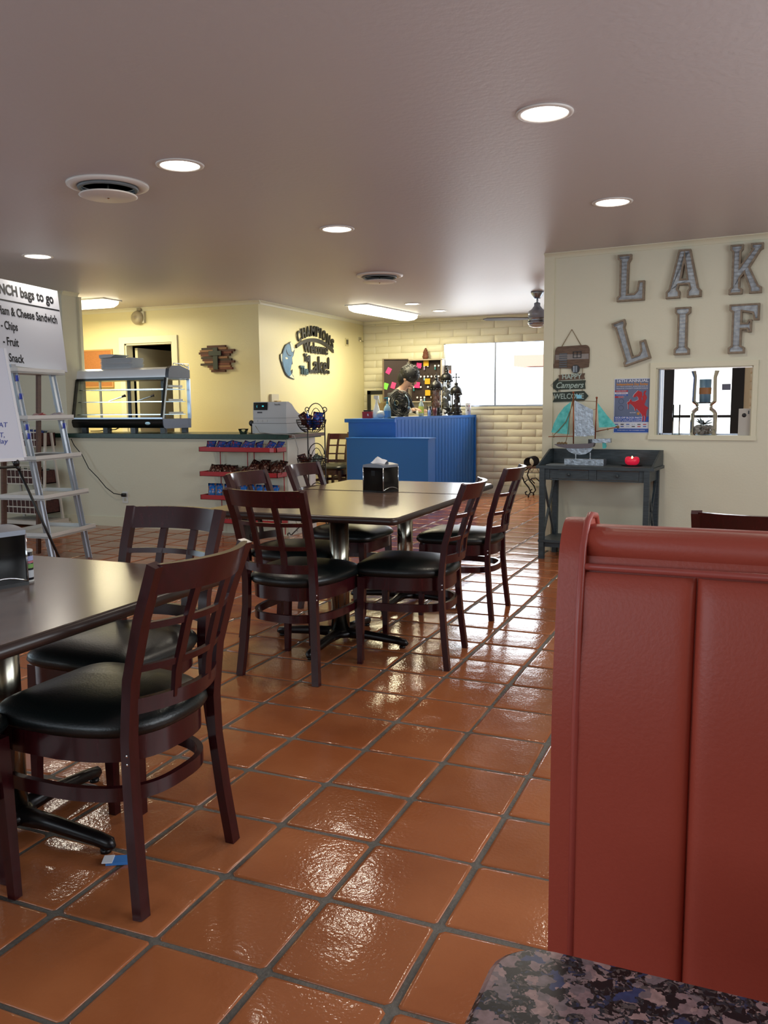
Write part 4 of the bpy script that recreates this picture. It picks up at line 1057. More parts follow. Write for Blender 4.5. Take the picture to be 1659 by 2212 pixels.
for k in range(24):
    f0 = .02+k*.04; p = a_.lerp(b_, f0); q = a_.lerp(b_, f0+.034)
    n_ = Vector((.986, -.168, 0))*.0008
    obj('bead_board', quad_prism([(p.x, p.y), (p.x+n_.x, p.y+n_.y), (q.x+n_.x, q.y+n_.y), (q.x, q.y)], .09, 1.083), BLUE, bd)
obj('lower_front_panel', bx(-2.64, -1.585, 7.34, 7.59, .0, .86), BLUE, bd)
obj('panel_cap', bx(-2.65, -1.57, 7.33, 7.592, .86, .875), BLUE, bd)
obj('hinge_strip', bx(-2.658, -2.648, 7.36, 7.372, .05, .84), mat('strip_tan', '9a9070', .5), bd)

def on_desk(name, label, cat, x, y, z=1.116, g=None, rz=0): return thing(name, label, cat, (x, y, z), rz, g)
# spray bottle
t = on_desk('spray_bottle', 'white trigger spray bottle at left of the blue desk', 'bottle', -2.46, 7.85, 1.101)
bm = nb(); lathe(bm, [(.045, 0), (.048, .02), (.046, .09), (.028, .15), (.016, .19), (.014, .24)], seg=16); obj('bottle', bm, mat('hdpe', 'd8dde0', .4), t, smooth=True)
bm = nb(); box(bm, -.03, .03, -.014, .014, .24, .285); bar(bm, (.03, 0, .24), (.045, 0, .19), .008, .012); obj('trigger_head', bm, WHITE, t, bev=.004)
# pump bottle
t = on_desk('pump_bottle', 'clear pump bottle of blue gel on the blue desk', 'bottle', -2.30, 7.82, 1.101)
bm = nb(); lathe(bm, [(.043, 0), (.045, .01), (.045, .115), (.03, .15), (.016, .165), (.016, .18)], seg=16); obj('bottle', bm, mat('gel_clear', '9cc8e4', .15), t, smooth=True)
bm = nb(); lathe(bm, [(.046, .012), (.0462, .095)], seg=16, cap=False); obj('label', bm, mat('gel_blue', '4a90d0', .3), t, smooth=True)
bm = nb(); lathe(bm, [(.014, .175), (.014, .2), (.006, .205), (.006, .245), (.014, .25), (.014, .262)], seg=12); bar(bm, (0, 0, .256), (-.045, 0, .25), .01, .01); obj('pump', bm, mat('pump_teal', '1a8fae', .4), t, smooth=True)
t = on_desk('red_box', 'small red box at left end of the blue desk', 'box', -2.575, 7.84, 1.101)
obj('carton', bx(-.06, .06, -.04, .04, 0, .085), mat('carton_red', 'a11f2c', .5), t, bev=.006); text('R', .04, PAPER, t, .02, -.0415, .042); obj('dark_lid', bx(-.045, .06, -.035, .035, .086, .105), BLACK, t)
bm = nb(); sphere(bm, (0, 0, .045), .05, (1.2, .6, .9), 12, 8)
for v in bm.verts: v.co *= 1+random.uniform(-.14, .14)
o = obj('paper_wad', bm, mat('tissue_grey', 'b9c2cc', .7), smooth=True); o.location = (-2.37, 7.78, 1.101); tag(o, 'crumpled white wipe between the two desk bottles', 'tissue')
# desk fan (round black grille)
t = on_desk('desk_fan', 'round black desk fan with centre badge on the blue desk', 'fan', -2.165, 7.93, 1.101, rz=radians(-14))
bm = nb()
for r_, y in ((.16, 0), (.155, -.03), (.155, .03), (.13, -.04), (.10, -.046), (.07, -.05), (.13, .04), (.09, .045)): tube(bm, [(r_*cos(2*pi*k/28), y, .185+r_*sin(2*pi*k/28)) for k in range(28)], .004, 5, closed=True)
for k in range(40):
    a = 2*pi*k/40; tube(bm, [(.03*cos(a), -.052, .185+.03*sin(a)), (.1*cos(a), -.046, .185+.1*sin(a)), (.155*cos(a), -.03, .185+.155*sin(a)), (.16*cos(a), 0, .185+.16*sin(a)), (.12*cos(a), .042, .185+.12*sin(a)), (.03*cos(a), .05, .185+.03*sin(a))], .0022, 4)
obj('grille', bm, BLACK, t)
for k in range(4):
    a = k*pi/2+.3; bm = nb(); vs = [bm.verts.new((r_*cos(b_), y, .185+r_*sin(b_))) for r_, b_, y in ((.025, a, 0), (.13, a-.25, -.012), (.135, a+.25, .0), (.12, a+.6, .014), (.03, a+.5, .004))]; bm.faces.new(vs); obj('blade', bm, BLACKG, t)
bm = nb(); lathe(bm, [(.05, -.02), (.05, .03), (.03, .05)], seg=16); bmesh.ops.transform(bm, matrix=Matrix.Translation((0, .03, .185)) @ Matrix.Rotation(-pi/2, 4, 'X'), verts=bm.verts); obj('motor', bm, BLACK, t, smooth=True)
bm = nb(); lathe(bm, [(.034, 0), (.034, .004)], seg=20); bmesh.ops.transform(bm, matrix=Matrix.Translation((-.02, -.054, .19)) @ Matrix.Rotation(pi/2, 4, 'X'), verts=bm.verts); obj('badge', bm, BLACKG, t)
bm = nb(); tube(bm, [(-.02+.03*cos(2*pi*k/20), -.06, .19+.03*sin(2*pi*k/20)) for k in range(20)], .0028, 5, closed=True); obj('badge_ring', bm, CHROME, t)
bm = nb(); lathe(bm, [(.085, 0), (.085, .01), (.03, .02), (.015, .03), (.015, .05)], seg=20); obj('stand', bm, BLACK, t, smooth=True)
bm = nb(); tube(bm, [(.11, -.05, .29), (.15, -.055, .25), (.165, -.05, .2), (.16, -.045, .14)], .006, 6); sphere(bm, (.16, -.045, .13), .017); obj('pull_handle', bm, mat('steel_blue', '8ca8ba', .35, .5), t, smooth=True)
# bottles and cups along the side run
def cyl(bm, r, z0, z1, seg=14): lathe(bm, [(r, z0), (r, z1)], seg=seg)
t = on_desk('water_bottle', 'clear bottle with green label beside the key cabinet', 'bottle', -2.12, 8.55)
bm = nb(); lathe(bm, [(.034, 0), (.036, .02), (.035, .12), (.03, .16), (.013, .19), (.013, .2)], seg=16); obj('bottle', bm, mat('bottle_grey', '8fa3a8', .12), t, smooth=True)
bm = nb(); lathe(bm, [(.037, .04), (.037, .13)], seg=16, cap=False); obj('label', bm, mat('label_green', 'a9bd5a', .5), t, smooth=True)
bm = nb(); lathe(bm, [(.015, .2), (.015, .22), (.01, .225)], seg=12); obj('cap', bm, WHITE, t)
for x, y, h_, c, lb in ((-2.25, 8.35, .15, '101214', 'black cup left of the green labelled bottle'), (-2.03, 8.62, .13, '1c1c20', 'dark cup right of the green labelled bottle'), (-1.99, 8.72, .11, '5a2a34', 'maroon striped can beside the jars')):
    bm = nb(); lathe(bm, [(.026, 0), (.03, h_*.6), (.032, h_), (.028, h_), (.024, .006)], seg=14); o = obj('cup', bm, mat('cup'+c, c, .4), smooth=True); o.location = (x, y, 1.116); tag(o, lb, 'cup', 'cups on the blue desk')
t = on_desk('small_bottle', 'tiny white and blue bottle in front of the first jar', 'bottle', -1.99, 8.5)
bm = nb(); cyl(bm, .018, 0, .08); obj('bottle', bm, mat('tiny_blue', '5a78b8', .4), t, smooth=True); bm = nb(); cyl(bm, .012, .08, .105); obj('cap', bm, WHITE, t)
# three ornate jars
def jar(x, y, hh, top, label, fill, sc=1):
    t = on_desk('glass_jar', label, 'jar', x, y, 1.116, 'tall ornate jars on the blue desk'); r = .066*sc
    bm = nb(); lathe(bm, [(r*1.25, 0), (r*1.3, .02), (r*1.05, .04), (r*1.18, .055), (r*1.05, .085), (r*1.1, .1), (r, .11)], seg=20)
    for k in range(10): sphere(bm, (r*1.2*cos(k*.628), r*1.2*sin(k*.628), .05), .014, seg=6, rings=4)
    obj('base', bm, BLACK, t, smooth=True)
    bm = nb(); lathe(bm, [(r, .1), (r, hh)], seg=24, cap=False); obj('cylinder', bm, JAR_GLASS, t, smooth=True)
    bm = nb(); rnd = random.Random(hh)
    for k in range(26): sphere(bm, (rnd.uniform(-.5, .5)*r, rnd.uniform(-.5, .5)*r, .12+(hh-.16)*k/26), .036, (rnd.uniform(.6, 1), rnd.uniform(.6, 1), rnd.uniform(.5, 1)), 7, 5)
    obj('contents', bm, mat(fill[0], fill[1], .6, var=.5, vscale=20), t, smooth=False, kind='stuff')
    bm = nb(); lathe(bm, [(r*1.05, hh-.035), (r*1.25, hh-.03), (r*1.35, hh), (r*1.2, hh+.03), (r*.9, hh+.055), (r*.45, hh+.07), (r*.35, hh+.085), (r*.5, hh+.1), (r*.12, hh+.125)], seg=20)
    for k in range(12):
        a = k*pi/6; lathe(bm, [(.011, hh-.055), (.013, hh-.03)], (r*1.18*cos(a), r*1.18*sin(a), 0), 6)
    obj('lid', bm, BLACK, t, smooth=True)
    bm = nb()
    if top == 'cross':
        bar(bm, (0, 0, hh+.12), (0, 0, hh+.23), .012, .012); bar(bm, (-.035, 0, hh+.19), (.035, 0, hh+.19), .012, .012)
        for p in ((0, 0, hh+.235), (-.04, 0, hh+.19), (.04, 0, hh+.19), (0, 0, hh+.14)): sphere(bm, p, .012, seg=7, rings=5)
    else: sphere(bm, (0, 0, hh+.135), .017, (1, 1, 1.4)); sphere(bm, (0, 0, hh+.17), .009)
    obj('finial', bm, BLACK, t)
jar(-2.07, 9.0, .40, 'ball', 'ornate black-lidded jar of shells, nearest the key cabinet', ('shells_pink', 'b98a78'))
jar(-2.045, 9.38, .52, 'ball', 'tallest ornate jar of grey stones, in the middle', ('stones_grey', '8f8a86'))
jar(-1.88, 9.3, .335, 'cross', 'ornate jar with a cross on its black lid', ('coffee_dark', '4a3836'), .95)
t = on_desk('paper_cup', 'white tapered cup with red marks at right end of the blue desk', 'cup', -1.80, 9.60)
bm = nb(); lathe(bm, [(.034, 0), (.042, .17), (.04, .17)], seg=16); obj('cup', bm, PAPER, t, smooth=True)
for a, z, c in ((.0, .13, 'b04a5a'), (-.7, .13, '4a4a5a'), (-.4, .07, '4a4a5a')): bm = nb(); sphere(bm, (.041*sin(a+.6), -.041*cos(a+.6), z), .009, (1, .4, 1)); obj('mark', bm, mat('mk'+c, c, .5), t)
t = on_desk('candy_bowl', 'low clear glass bowl between the jars', 'bowl', -1.93, 9.13)
bm = nb(); lathe(bm, [(.04, 0), (.07, .03), (.072, .045), (.03, .005)], seg=18); obj('bowl', bm, JAR_GLASS, t, smooth=True)
t = on_desk('napkin_fold', 'folded white paper leaning between the jars', 'paper', -2.03, 9.2)
obj('sheet', pbm([(-.03, 0), (.03, 0), (.035, .07), (-.01, .09)], -.01, .01), PAPER, t)

# key cabinet on the block wall with open door
kc = thing('key_cabinet', 'open dark key cabinet full of tags and sticky notes', 'cabinet', (-2.72, 9.62, 1.32))
KB = mat('cabinet_brown', '2c1c19', .6); KF = mat('cabinet_frame', 'a79c88', .5)
obj('back', bx(.02, .50, .10, .12, 0, .585), KB, kc)
bm = nb(); box(bm, .0, .015, 0, .13, 0, .59); box(bm, .50, .52, 0, .13, 0, .59); box(bm, 0, .52, 0, .13, .585, .60); box(bm, 0, .52, 0, .13, -.015, 0); obj('case', bm, KF, kc)
dM = Matrix.Rotation(radians(28), 4, 'Z')
bm = nb(); box(bm, -.36, 0, -.025, -.005, 0, .6, M=dM); obj('door', bm, KB, kc)
bm = nb(); box(bm, -.375, -.355, -.045, .0, -.01, .61, M=dM); box(bm, -.36, 0, -.045, -.0, .6, .612, M=dM); obj('door_edge', bm, mat('cabinet_edge', '6a5a40', .5), kc)
for nrow, z in enumerate((.55, .40, .25, .10)):
    for k in range(8):
        x = .06+k*.055; bm = nb(); bar(bm, (x, .095, z), (x, .075, z-.02), .003, .003); obj('hook', bm, STEEL, kc)
        if (k*3+nrow) % 4 != 3 or nrow == 1:
            bm = nb(); lathe(bm, [(.014, 0), (.014, .003)], seg=10); bmesh.ops.transform(bm, matrix=Matrix.Translation((x, .075, z-.045)) @ Matrix.Rotation(pi/2, 4, 'X'), verts=bm.verts)
            o = obj('key_tag', bm, PAPER); o.location = kc.location; tag(o, 'small white round key tag hanging in the key cabinet', 'key tag', 'key tags in the cabinet')
            if k % 3 == 0:
                c = ('2a7f86', '9a86b0', '7ab0c8')[k % 2+nrow % 2]
                o = obj('key_fob', bx(x-.01, x+.01, .072, .076, z-.10, z-.062), mat('fob'+c, c, .5)); o.location = kc.location; tag(o, 'small coloured key fob hanging in the key cabinet', 'key fob', 'key fobs in the cabinet')
for (x, z, s, c, r, lb) in ((.145, .515, .038, 'e0357f', .15, 'pink sticky note at top of the key cabinet'), (.255, .545, .04, 'd8a41e', 0, 'yellow sticky note at top of the key cabinet'), (.115, .235, .042, 'e0357f', .1, 'pink sticky note low in the key cabinet'),
                            (.275, .285, .04, 'd8a41e', 0, 'yellow sticky note halfway down the key cabinet'), (.28, .12, .04, 'd8a41e', 0, 'yellow sticky note near bottom of the key cabinet')):
    o = obj('sticky_note', bx(-s, s, -.001, .001, -s, s), mat('note'+c, c, .7)); o.location = (kc.location.x+x, kc.location.y+.066, kc.location.z+z); o.rotation_euler = (0, r, 0); tag(o, lb, 'note')
for x, z, c, r, lb in ((-.285, .44, 'e0357f', .5, 'pink sticky note on the cabinet door'), (-.33, .22, '7ad84a', .3, 'green sticky note on the cabinet door edge'), (-.22, .23, 'e0407a', .3, 'pink note half hidden behind the person')):
    p = dM @ Vector((x, -.03, z)); o = obj('sticky_note', bx(-.032, .032, -.001, .001, -.045, .045), mat('note'+c, c, .7)); o.location = kc.location+p; o.rotation_euler = (0, r, radians(28)); tag(o, lb, 'note')
bm = nb(); rnd = random.Random(3)
for z, r in ((.02, .05), (.05, .045), (.08, .04), (.11, .03), (.135, .016)): sphere(bm, (rnd.uniform(-.005, .005), 0, z), r, (1, .6, .8), 9, 6)
o = obj('carved_figurine', bm, mat('carved_brown', '6a3a26', .5, bump=1, bscale=80, var=.4, vscale=30), smooth=True); o.location = (-2.47, 9.68, 1.935); tag(o, 'small brown carved figurine on top of the key cabinet', 'figurine')
t = thing('picture_frame', 'black framed matted picture leaning behind the desk', 'picture', (-3.40, 9.70, 0))
bm = nb(); fz0, fz1, fx0, fx1 = .95, 1.485, 0, .58
for a in ((fx0, fx0+.055, fz0, fz1), (fx1-.055, fx1, fz0, fz1), (fx0, fx1, fz1-.055, fz1), (fx0, fx1, fz0, fz0+.055)): box(bm, a[0], a[1], -.02, .01, a[2], a[3])
obj('frame', bm, BLACK, t); obj('mat_board', bx(.05, .53, -.008, 0, 1.0, 1.43), mat('mat_cream', 'cfc9a6', .7), t); obj('print', bx(.18, .42, -.011, -.008, 1.1, 1.30), mat('print_tan', 'a08c66', .7), t)
obj('print_border', bx(.165, .435, -.0095, -.0085, 1.085, 1.315), mat('print_border', 'b9ae86', .7), t)
obj('easel_back', bx(.2, .4, -.0, .06, .0, 1.2), BROWNW, t)
t = thing('window_card', 'small photo card stuck to the far window frame', 'card', (-2.155, BY-.012, 1.72))
obj('card', bx(-.05, .05, -.003, 0, -.11, .11), mat('card_grey', '55535e', .5), t); obj('sunset_photo', bx(-.042, .042, -.005, -.003, -.04, .04), mat('card_orange', 'c8604a', .5), t); text('LAKE', .035, PAPER, t, 0, -.004, -.075, w=.07)

# ------------------------------------------------------------------ person
pr = thing('person', 'person in black jacket with white stripes bending over the desk', 'person', (-2.55, 8.72, 0), radians(-8))
def skin(nodes, edges, root=0, sub=2):
    me = bpy.data.meshes.new('person_skin'); me.from_pydata([n[0] for n in nodes], edges, [])
    o = bpy.data.objects.new('tmp', me); COL.objects.link(o)
    md = o.modifiers.new('s', 'SKIN'); md.use_smooth_shade = True
    sv = me.skin_vertices[0].data
    for i, n in enumerate(nodes):
        r = n[1]; sv[i].radius = r if isinstance(r, tuple) else (r, r); sv[i].use_root = (i == root)
    o.modifiers.new('b', 'SUBSURF').levels = sub
    dg = bpy.context.evaluated_depsgraph_get(); out = bpy.data.meshes.new_from_object(o.evaluated_get(dg)); bpy.data.objects.remove(o); return out
# local +x = the way the person faces; y = left/right
Nn = [((0, 0, .95), (.13, .15)), ((.0, 0, 1.08), (.115, .135)), ((.02, 0, 1.25), (.125, .15)), ((.05, 0, 1.38), (.11, .16)), ((.09, 0, 1.465), (.058, .06)), ((.13, 0, 1.515), (.05, .052)),  # pelvis..neck
      ((.185, 0, 1.565), (.085, .075)), ((.215, 0, 1.635), (.098, .082)), ((.205, 0, 1.70), (.08, .07)),   # head
      ((.05, .17, 1.385), .058), ((.13, .24, 1.20), .045), ((.29, .14, 1.16), .034), ((.345, .11, 1.175), .026),       # arm far (left)
      ((.05, -.17, 1.385), .058), ((.10, -.25, 1.19), .045), ((.27, -.2, 1.17), .035), ((.345, -.17, 1.20), .026),  # arm near
      ((0, .1, .85), .085), ((.02, .11, .5), .06), ((0, .11, .1), .042), ((.13, .12, .04), .035),
      ((0, -.1, .85), .085), ((.02, -.11, .5), .06), ((0, -.11, .1), .042), ((.13, -.12, .04), .035)]
Ed = [(0, 1), (1, 2), (2, 3), (3, 4), (4, 5), (5, 6), (6, 7), (7, 8), (3, 9), (9, 10), (10, 11), (11, 12), (3, 13), (13, 14), (14, 15), (15, 16), (0, 17), (17, 18), (18, 19), (19, 20), (0, 21), (21, 22), (22, 23), (23, 24)]
for b_, s in ((12, 1), (16, -1)):
    w0 = Vector(Nn[b_][0]); i0 = len(Nn); Nn.append((tuple(w0+Vector((.055, 0, .012))), (.022, .034))); Ed.append((b_, i0))
    for k, (dy, ln) in enumerate(((-.028, .055), (-.010, .068), (.009, .065), (.027, .05))):
        i = len(Nn); Nn.append((tuple(w0+Vector((.085, dy, .01))), .0095)); Nn.append((tuple(w0+Vector((.085+ln*.55, dy*1.1, -.004))), .0085)); Nn.append((tuple(w0+Vector((.085+ln*.85, dy*1.1, -.028))), .0075))
        Ed += [(i0, i), (i, i+1), (i+1, i+2)]
    i = len(Nn); Nn.append((tuple(w0+Vector((.04, s*.035, .005))), .010)); Nn.append((tuple(w0+Vector((.075, s*.05, -.01))), .008)); Ed += [(i0, i), (i, i+1)]
me = skin(Nn, Ed)
SKINM = mat('skin', 'bb9480', .5); JACK = mat('jacket_black', '0f1217', .6); JEAN = mat('jeans_dark', '1c222e', .8)
for m_ in (SKINM, JACK, JEAN): me.materials.append(m_)
for p in me.polygons:
    c = p.center
    hand = c.x > .33 and c.z < 1.3
    head = c.z > 1.475 or (c.z > 1.44 and c.x > .1)
    p.material_index = 0 if (hand or head) else (2 if c.z < .93 else 1); p.use_smooth = True
body_o = bpy.data.objects.new('body', me); COL.objects.link(body_o); body_o.parent = pr
# head details are pieces of the figure: nose, ear, hair; head pitched down
HM = Matrix.Translation((.205, 0, 1.625)) @ Matrix.Rotation(radians(30), 4, 'Y') @ Matrix.Scale(1.13, 4)
bm = nb()
for c, r, sc in (((.105, 0, -.01), .019, (1, .7, 1.1)), ((.092, 0, .022), .015, (1, .6, 1.6)), ((.088, 0, -.058), .018, (1, 1.2, .5)), ((.07, 0, -.095), .024, (1, 1, .8)), ((.085, .03, .04), .018, (.8, 1.3, .5)), ((.085, -.03, .04), .018, (.8, 1.3, .5))): sphere(bm, c, r, sc, 10, 7)
bmesh.ops.transform(bm, matrix=HM, verts=bm.verts); obj('face', bm, SKINM, pr, smooth=True)
bm = nb()
for s in (-1, 1): sphere(bm, (.088, s*.03, .022), .009, (.6, 1.2, .7), 8, 6)
bmesh.ops.transform(bm, matrix=HM, verts=bm.verts); obj('eyes', bm, INK, pr, smooth=True)
bm = nb()
for s in (-1, 1):
    sphere(bm, (.0, s*.078, -.01), .028, (.7, .3, 1.1), 10, 7)
bmesh.ops.transform(bm, matrix=HM, verts=bm.verts); obj('ears', bm, SKINM, pr, smooth=True)
bm = nb(); rnd = random.Random(5)
sphere(bm, (-.012, 0, .05), .118, (1.05, .9, .9), 18, 12)
sphere(bm, (-.055, 0, -.02), .098, (.85, .95, 1.05), 14, 9)
sphere(bm, (-.05, 0, -.075), .062, (.8, 1, 1), 12, 8)
for k in range(110):
    a = rnd.uniform(0, 2*pi); e = rnd.uniform(-.35, 1.4); d = Vector((cos(a)*cos(e), sin(a)*cos(e)*.85, sin(e)*.9))
    if d.x > .55 and d.z < .25: continue
    b0 = Vector((-.015, 0, .05))+d*.085; tube(bm, [b0, b0+d*.028+Vector((rnd.uniform(-.012, .012), rnd.uniform(-.01, .01), rnd.uniform(-.008, .012))), b0+d*.038+Vector((rnd.uniform(-.03, .03), rnd.uniform(-.02, .02), rnd.uniform(-.03, .01)))], [.016, .011, .003], 5)
bmesh.ops.transform(bm, matrix=HM, verts=bm.verts); obj('hair', bm, mat('hair_black', '0b0b0d', .55), pr, smooth=True)
bm = nb()
tube(bm, [(.08, -.03, 1.435), (.05, -.11, 1.435), (.05, -.18, 1.40)], .011, 6); tube(bm, [(.03, -.232, 1.36), (.05, -.255, 1.28), (.07, -.275, 1.22)], .010, 6)
obj('white_stripe', bm, WHITE, pr, smooth=True)
bm = nb(); tube(bm, [(.305, -.19, 1.185), (.34, -.172, 1.2)], .034, 10); tube(bm, [(.26, .15, 1.162), (.31, .128, 1.168)], .038, 10); obj('white_cuff', bm, WHITE, pr, smooth=True)
bm = nb(); tube(bm, [(.07+.045*cos(2*pi*k/14), .055*sin(2*pi*k/14), 1.455+.016*cos(2*pi*k/14)) for k in range(14)], .014, 6, closed=True); obj('collar', bm, JACK, pr, smooth=True)

# ------------------------------------------------------------------ iron bench near the far wall
ib = thing('iron_bench', 'black scrolled iron bench against the painted block wall', 'bench', (-.9, 9.36, 0))
bm = nb(); box(bm, -.02, .72, 0, .32, .395, .412); obj('seat', bm, BROWNW, ib)
def scl(x, y):
    return [(x+.05, y, .395), (x-.01, y, .36), (x-.035, y, .28), (x+.0, y, .2), (x+.06, y, .13), (x+.085, y, .07), (x+.055, y, .03), (x+.02, y, .035), (x+.01, y, .065), (x+.035, y, .08)]
for x, y in ((-.02, .01), (-.02, .31), (.6, .01), (.6, .31)):
    bm = nb(); tube(bm, scl(x, y), .010, 6); tube(bm, [(x+.0, y, .2), (x+.03, y, .235), (x+.09, y, .24), (x+.14, y, .19)], .008, 6)
    lathe(bm, [(.012, 0), (.012, .022)], (x+.055, y, 0), 8); obj('scroll_leg', bm, IRON, ib, smooth=True)
bm = nb()
for k in range(10):
    y = .0+k*.034; tube(bm, [(.04+.07*cos(a), y, .475+.07*sin(a)) for a in [-.9+k2*.45 for k2 in range(12)]], .005, 5)
obj('arm_hoops', bm, IRON, ib, smooth=True)
bm = nb()
for k in range(7): tube(bm, [(.05+.1*k, .01, .39), (.08+.1*k, .01, .34), (.1+.1*k, .01, .39)], .004, 5)
bar(bm, (-.02, .01, .335), (.7, .01, .335), .006, .006); obj('apron_scrollwork', bm, IRON, ib)

# ------------------------------------------------------------------ console table (wall frame)
def lk(name, label, cat, s, off, z=0, g=None): return thing(name, label, cat, tuple(lw(s, off, z)), TH, g)
cn = lk('console_table', 'distressed dark grey console table with two drawers and gallery rail', 'table', 0, 0)
# local: y negative = into the room
obj('top', bx(.075, 1.01, -.43, -.03, .742, .765), GREYW, cn, bev=.002)
obj('back_gallery', bx(.10, .985, -.045, -.03, .765, .885), GREYW, cn)
for s_, sg_ in ((.085, 1), (.985, -1)):
    M_ = Matrix()
    bm = nb(); pts = [(-.43, .766), (-.03, .766), (-.03, .885), (-.12, .885)]
    a = [bm.verts.new((s_+0, y, z)) for y, z in pts]; b = [bm.verts.new((s_+.014, y, z)) for y, z in pts]
    for i in range(4): bm.faces.new((a[i], a[(i+1) % 4], b[(i+1) % 4], b[i]))
    bm.faces.new(a); bm.faces.new(b[::-1]); obj('side_gallery', bm, GREYW, cn)
for x in (.125, .955):
    for y in (-.405, -.055): obj('leg', bx(x-.021, x+.021, y-.021, y+.021, 0, .742), GREYW, cn)
bm = nb(); box(bm, .146, .934, -.41, -.395, .65, .66); box(bm, .146, .934, -.41, -.395, .735, .742); box(bm, .505, .565, -.412, -.395, .66, .735); box(bm, .146, .185, -.412, -.395, .66, .735); box(bm, .895, .934, -.412, -.395, .66, .735); obj('apron', bm, GREYW, cn)
for y0 in (.115, .945): obj('side_apron', bx(y0, y0+.015, -.385, -.075, .65, .742), GREYW, cn)
for x0, x1 in ((.188, .502), (.568, .892)):
    d = obj('drawer', bx(x0, x1, -.409, -.40, .663, .732), GREYW, cn)
    bm = nb(); sphere(bm, ((x0+x1)/2, -.42, .698), .013); obj('knob', bm, GREYW, d, smooth=True)
obj('lower_shelf', bx(.10, .98, -.43, -.03, .14, .16), GREYW, cn)
bm = nb(); box(bm, .15, .93, -.41, -.40, .10, .14); obj('shelf_rail', bm, GREYW, cn)
for x in (.125, .955):
    for a, b in ((-.385, -.075), (-.075, -.385)):
        bm = nb(); bar(bm, (x, a, .165), (x, b, .645), .016, .022); obj('cross_brace', bm, GREYW, cn)
# magazines at left of the console top
o = obj('flyer', bx(0, .16, -.1, .1, 0, .004), mat('flyer_grey', '7f8a90', .5)); o.location = lw(.13, .27, .7655); o.rotation_euler = (0, 0, TH+.1); tag(o, 'grey flyer lying at left end of the console top', 'flyer')

# sailing boat sculpture
sb = lk('boat_sculpture', 'metal sailing boat sculpture with teal and silver sails', 'sculpture', 0, .22, .765)
TEAL = mat('teal_patina', '3fa09a', .4, .5, var=.4, vscale=25, col2='6cc6c0', detail=6); COP = mat('copper', '9a5238', .35, .7); TAR = mat('tarnished', '6d6468', .4, .7)
def sp(pts): return [(x, z-.765) for x, z in pts]
obj('plinth', bx(.262, .583, -.05, .04, 0, .05), GALV, sb, bev=.002)
for x in (.343, .462): bm = nb(); bar(bm, (x, 0, .05), (x, 0, .1), .008, .008); obj('strut', bm, CHROME, sb)
obj('keel', pbm(sp([(.256, .90), (.285, .872), (.325, .853), (.372, .846), (.42, .852), (.46, .872), (.485, .903)]), -.006, .006), GALV, sb)
bm = nb(); hp = sp([(.165, .930), (.2, .912), (.26, .900), (.35, .897), (.45, .902), (.49, .915), (.5, .948), (.44, .938), (.33, .932), (.24, .93)]); poly(bm, hp, -.028, .028); obj('hull', bm, TAR, sb, bev=.004)
obj('stern_deck', pbm(sp([(.455, .975), (.625, .982), (.628, .948), (.5, .945), (.48, .942)]), -.024, .024), GALV, sb)
obj('cabin', bx(.448, .482, -.024, .024, .172, .209), BLACK, sb)
obj('rudder', pbm(sp([(.558, .945), (.585, .945), (.592, .92), (.585, .902), (.56, .9)]), -.003, .003), TEAL, sb)
for (x0, z0, x1, z1) in ((.322, .935, .314, 1.345), (.499, .97, .505, 1.30)):
    bm = nb(); tube(bm, [(x0, -.004, z0-.765), (x1, -.004, z1-.765)], .005, 8); sphere(bm, (x1, -.004, z1-.76), .009); obj('mast', bm, COP, sb, smooth=True)
for p, q in (((.112, .991), (.32, .996)), ((.508, 1.036), (.68, 1.073))):
    bm = nb(); tube(bm, [(p[0], -.008, p[1]-.765), (q[0], -.008, q[1]-.765)], .0035, 8); obj('boom', bm, COP, sb, smooth=True)
obj('jib_sail', pbm(sp([(.295, 1.275), (.24, 1.235), (.19, 1.17), (.155, 1.10), (.133, 1.026), (.2, 1.018), (.284, 1.012), (.285, 1.15)]), -.003, .0), TEAL, sb)
obj('main_sail', pbm(sp([(.324, 1.287), (.36, 1.268), (.42, 1.235), (.478, 1.208), (.48, 1.10), (.5, 1.006), (.41, .995), (.33, .997)]), -.003, .0), GALV, sb)
obj('aft_sail', pbm(sp([(.512, 1.265), (.59, 1.165), (.667, 1.078), (.60, 1.07), (.527, 1.068)]), -.003, .0), TEAL, sb)
obj('pennant', pbm(sp([(.33, 1.335), (.385, 1.325), (.375, 1.312), (.39, 1.30), (.345, 1.30)]), -.002, .001), mat('pennant_blue', '7fc8e4', .4), sb)
for pts_, r_ in (([(.314, -.005, .585), (.31, -.012, .48), (.26, -.015, .35), (.20, -.015, .28), (.16, -.012, .24), (.155, -.01, .226)], .003), ([(.318, -.005, .57), (.29, -.012, .4), (.275, -.012, .25), (.26, -.01, .18)], .003),
               ([(.314, -.004, .525), (.42, -.004, .515), (.505, -.004, .51)], .002), ([(.48, -.004, .445), (.503, -.004, .45)], .002)):
    bm = nb(); tube(bm, pts_, r_, 5); obj('rope', bm, ROPE, sb, smooth=True)
for p_, r_ in (((.158, -.01, .227), .008), ((.6, -.01, .29), .008), ((.68, -.008, .308), .012)):
    bm = nb(); sphere(bm, p_, r_); obj('knot', bm, ROPE, sb, smooth=True)
bm = nb()
for k in range(7): sphere(bm, (.19+k*.012, 0, .172+.004*(k % 2)), .009, seg=7, rings=5)
obj('rope_coil', bm, ROPE, sb, smooth=True)
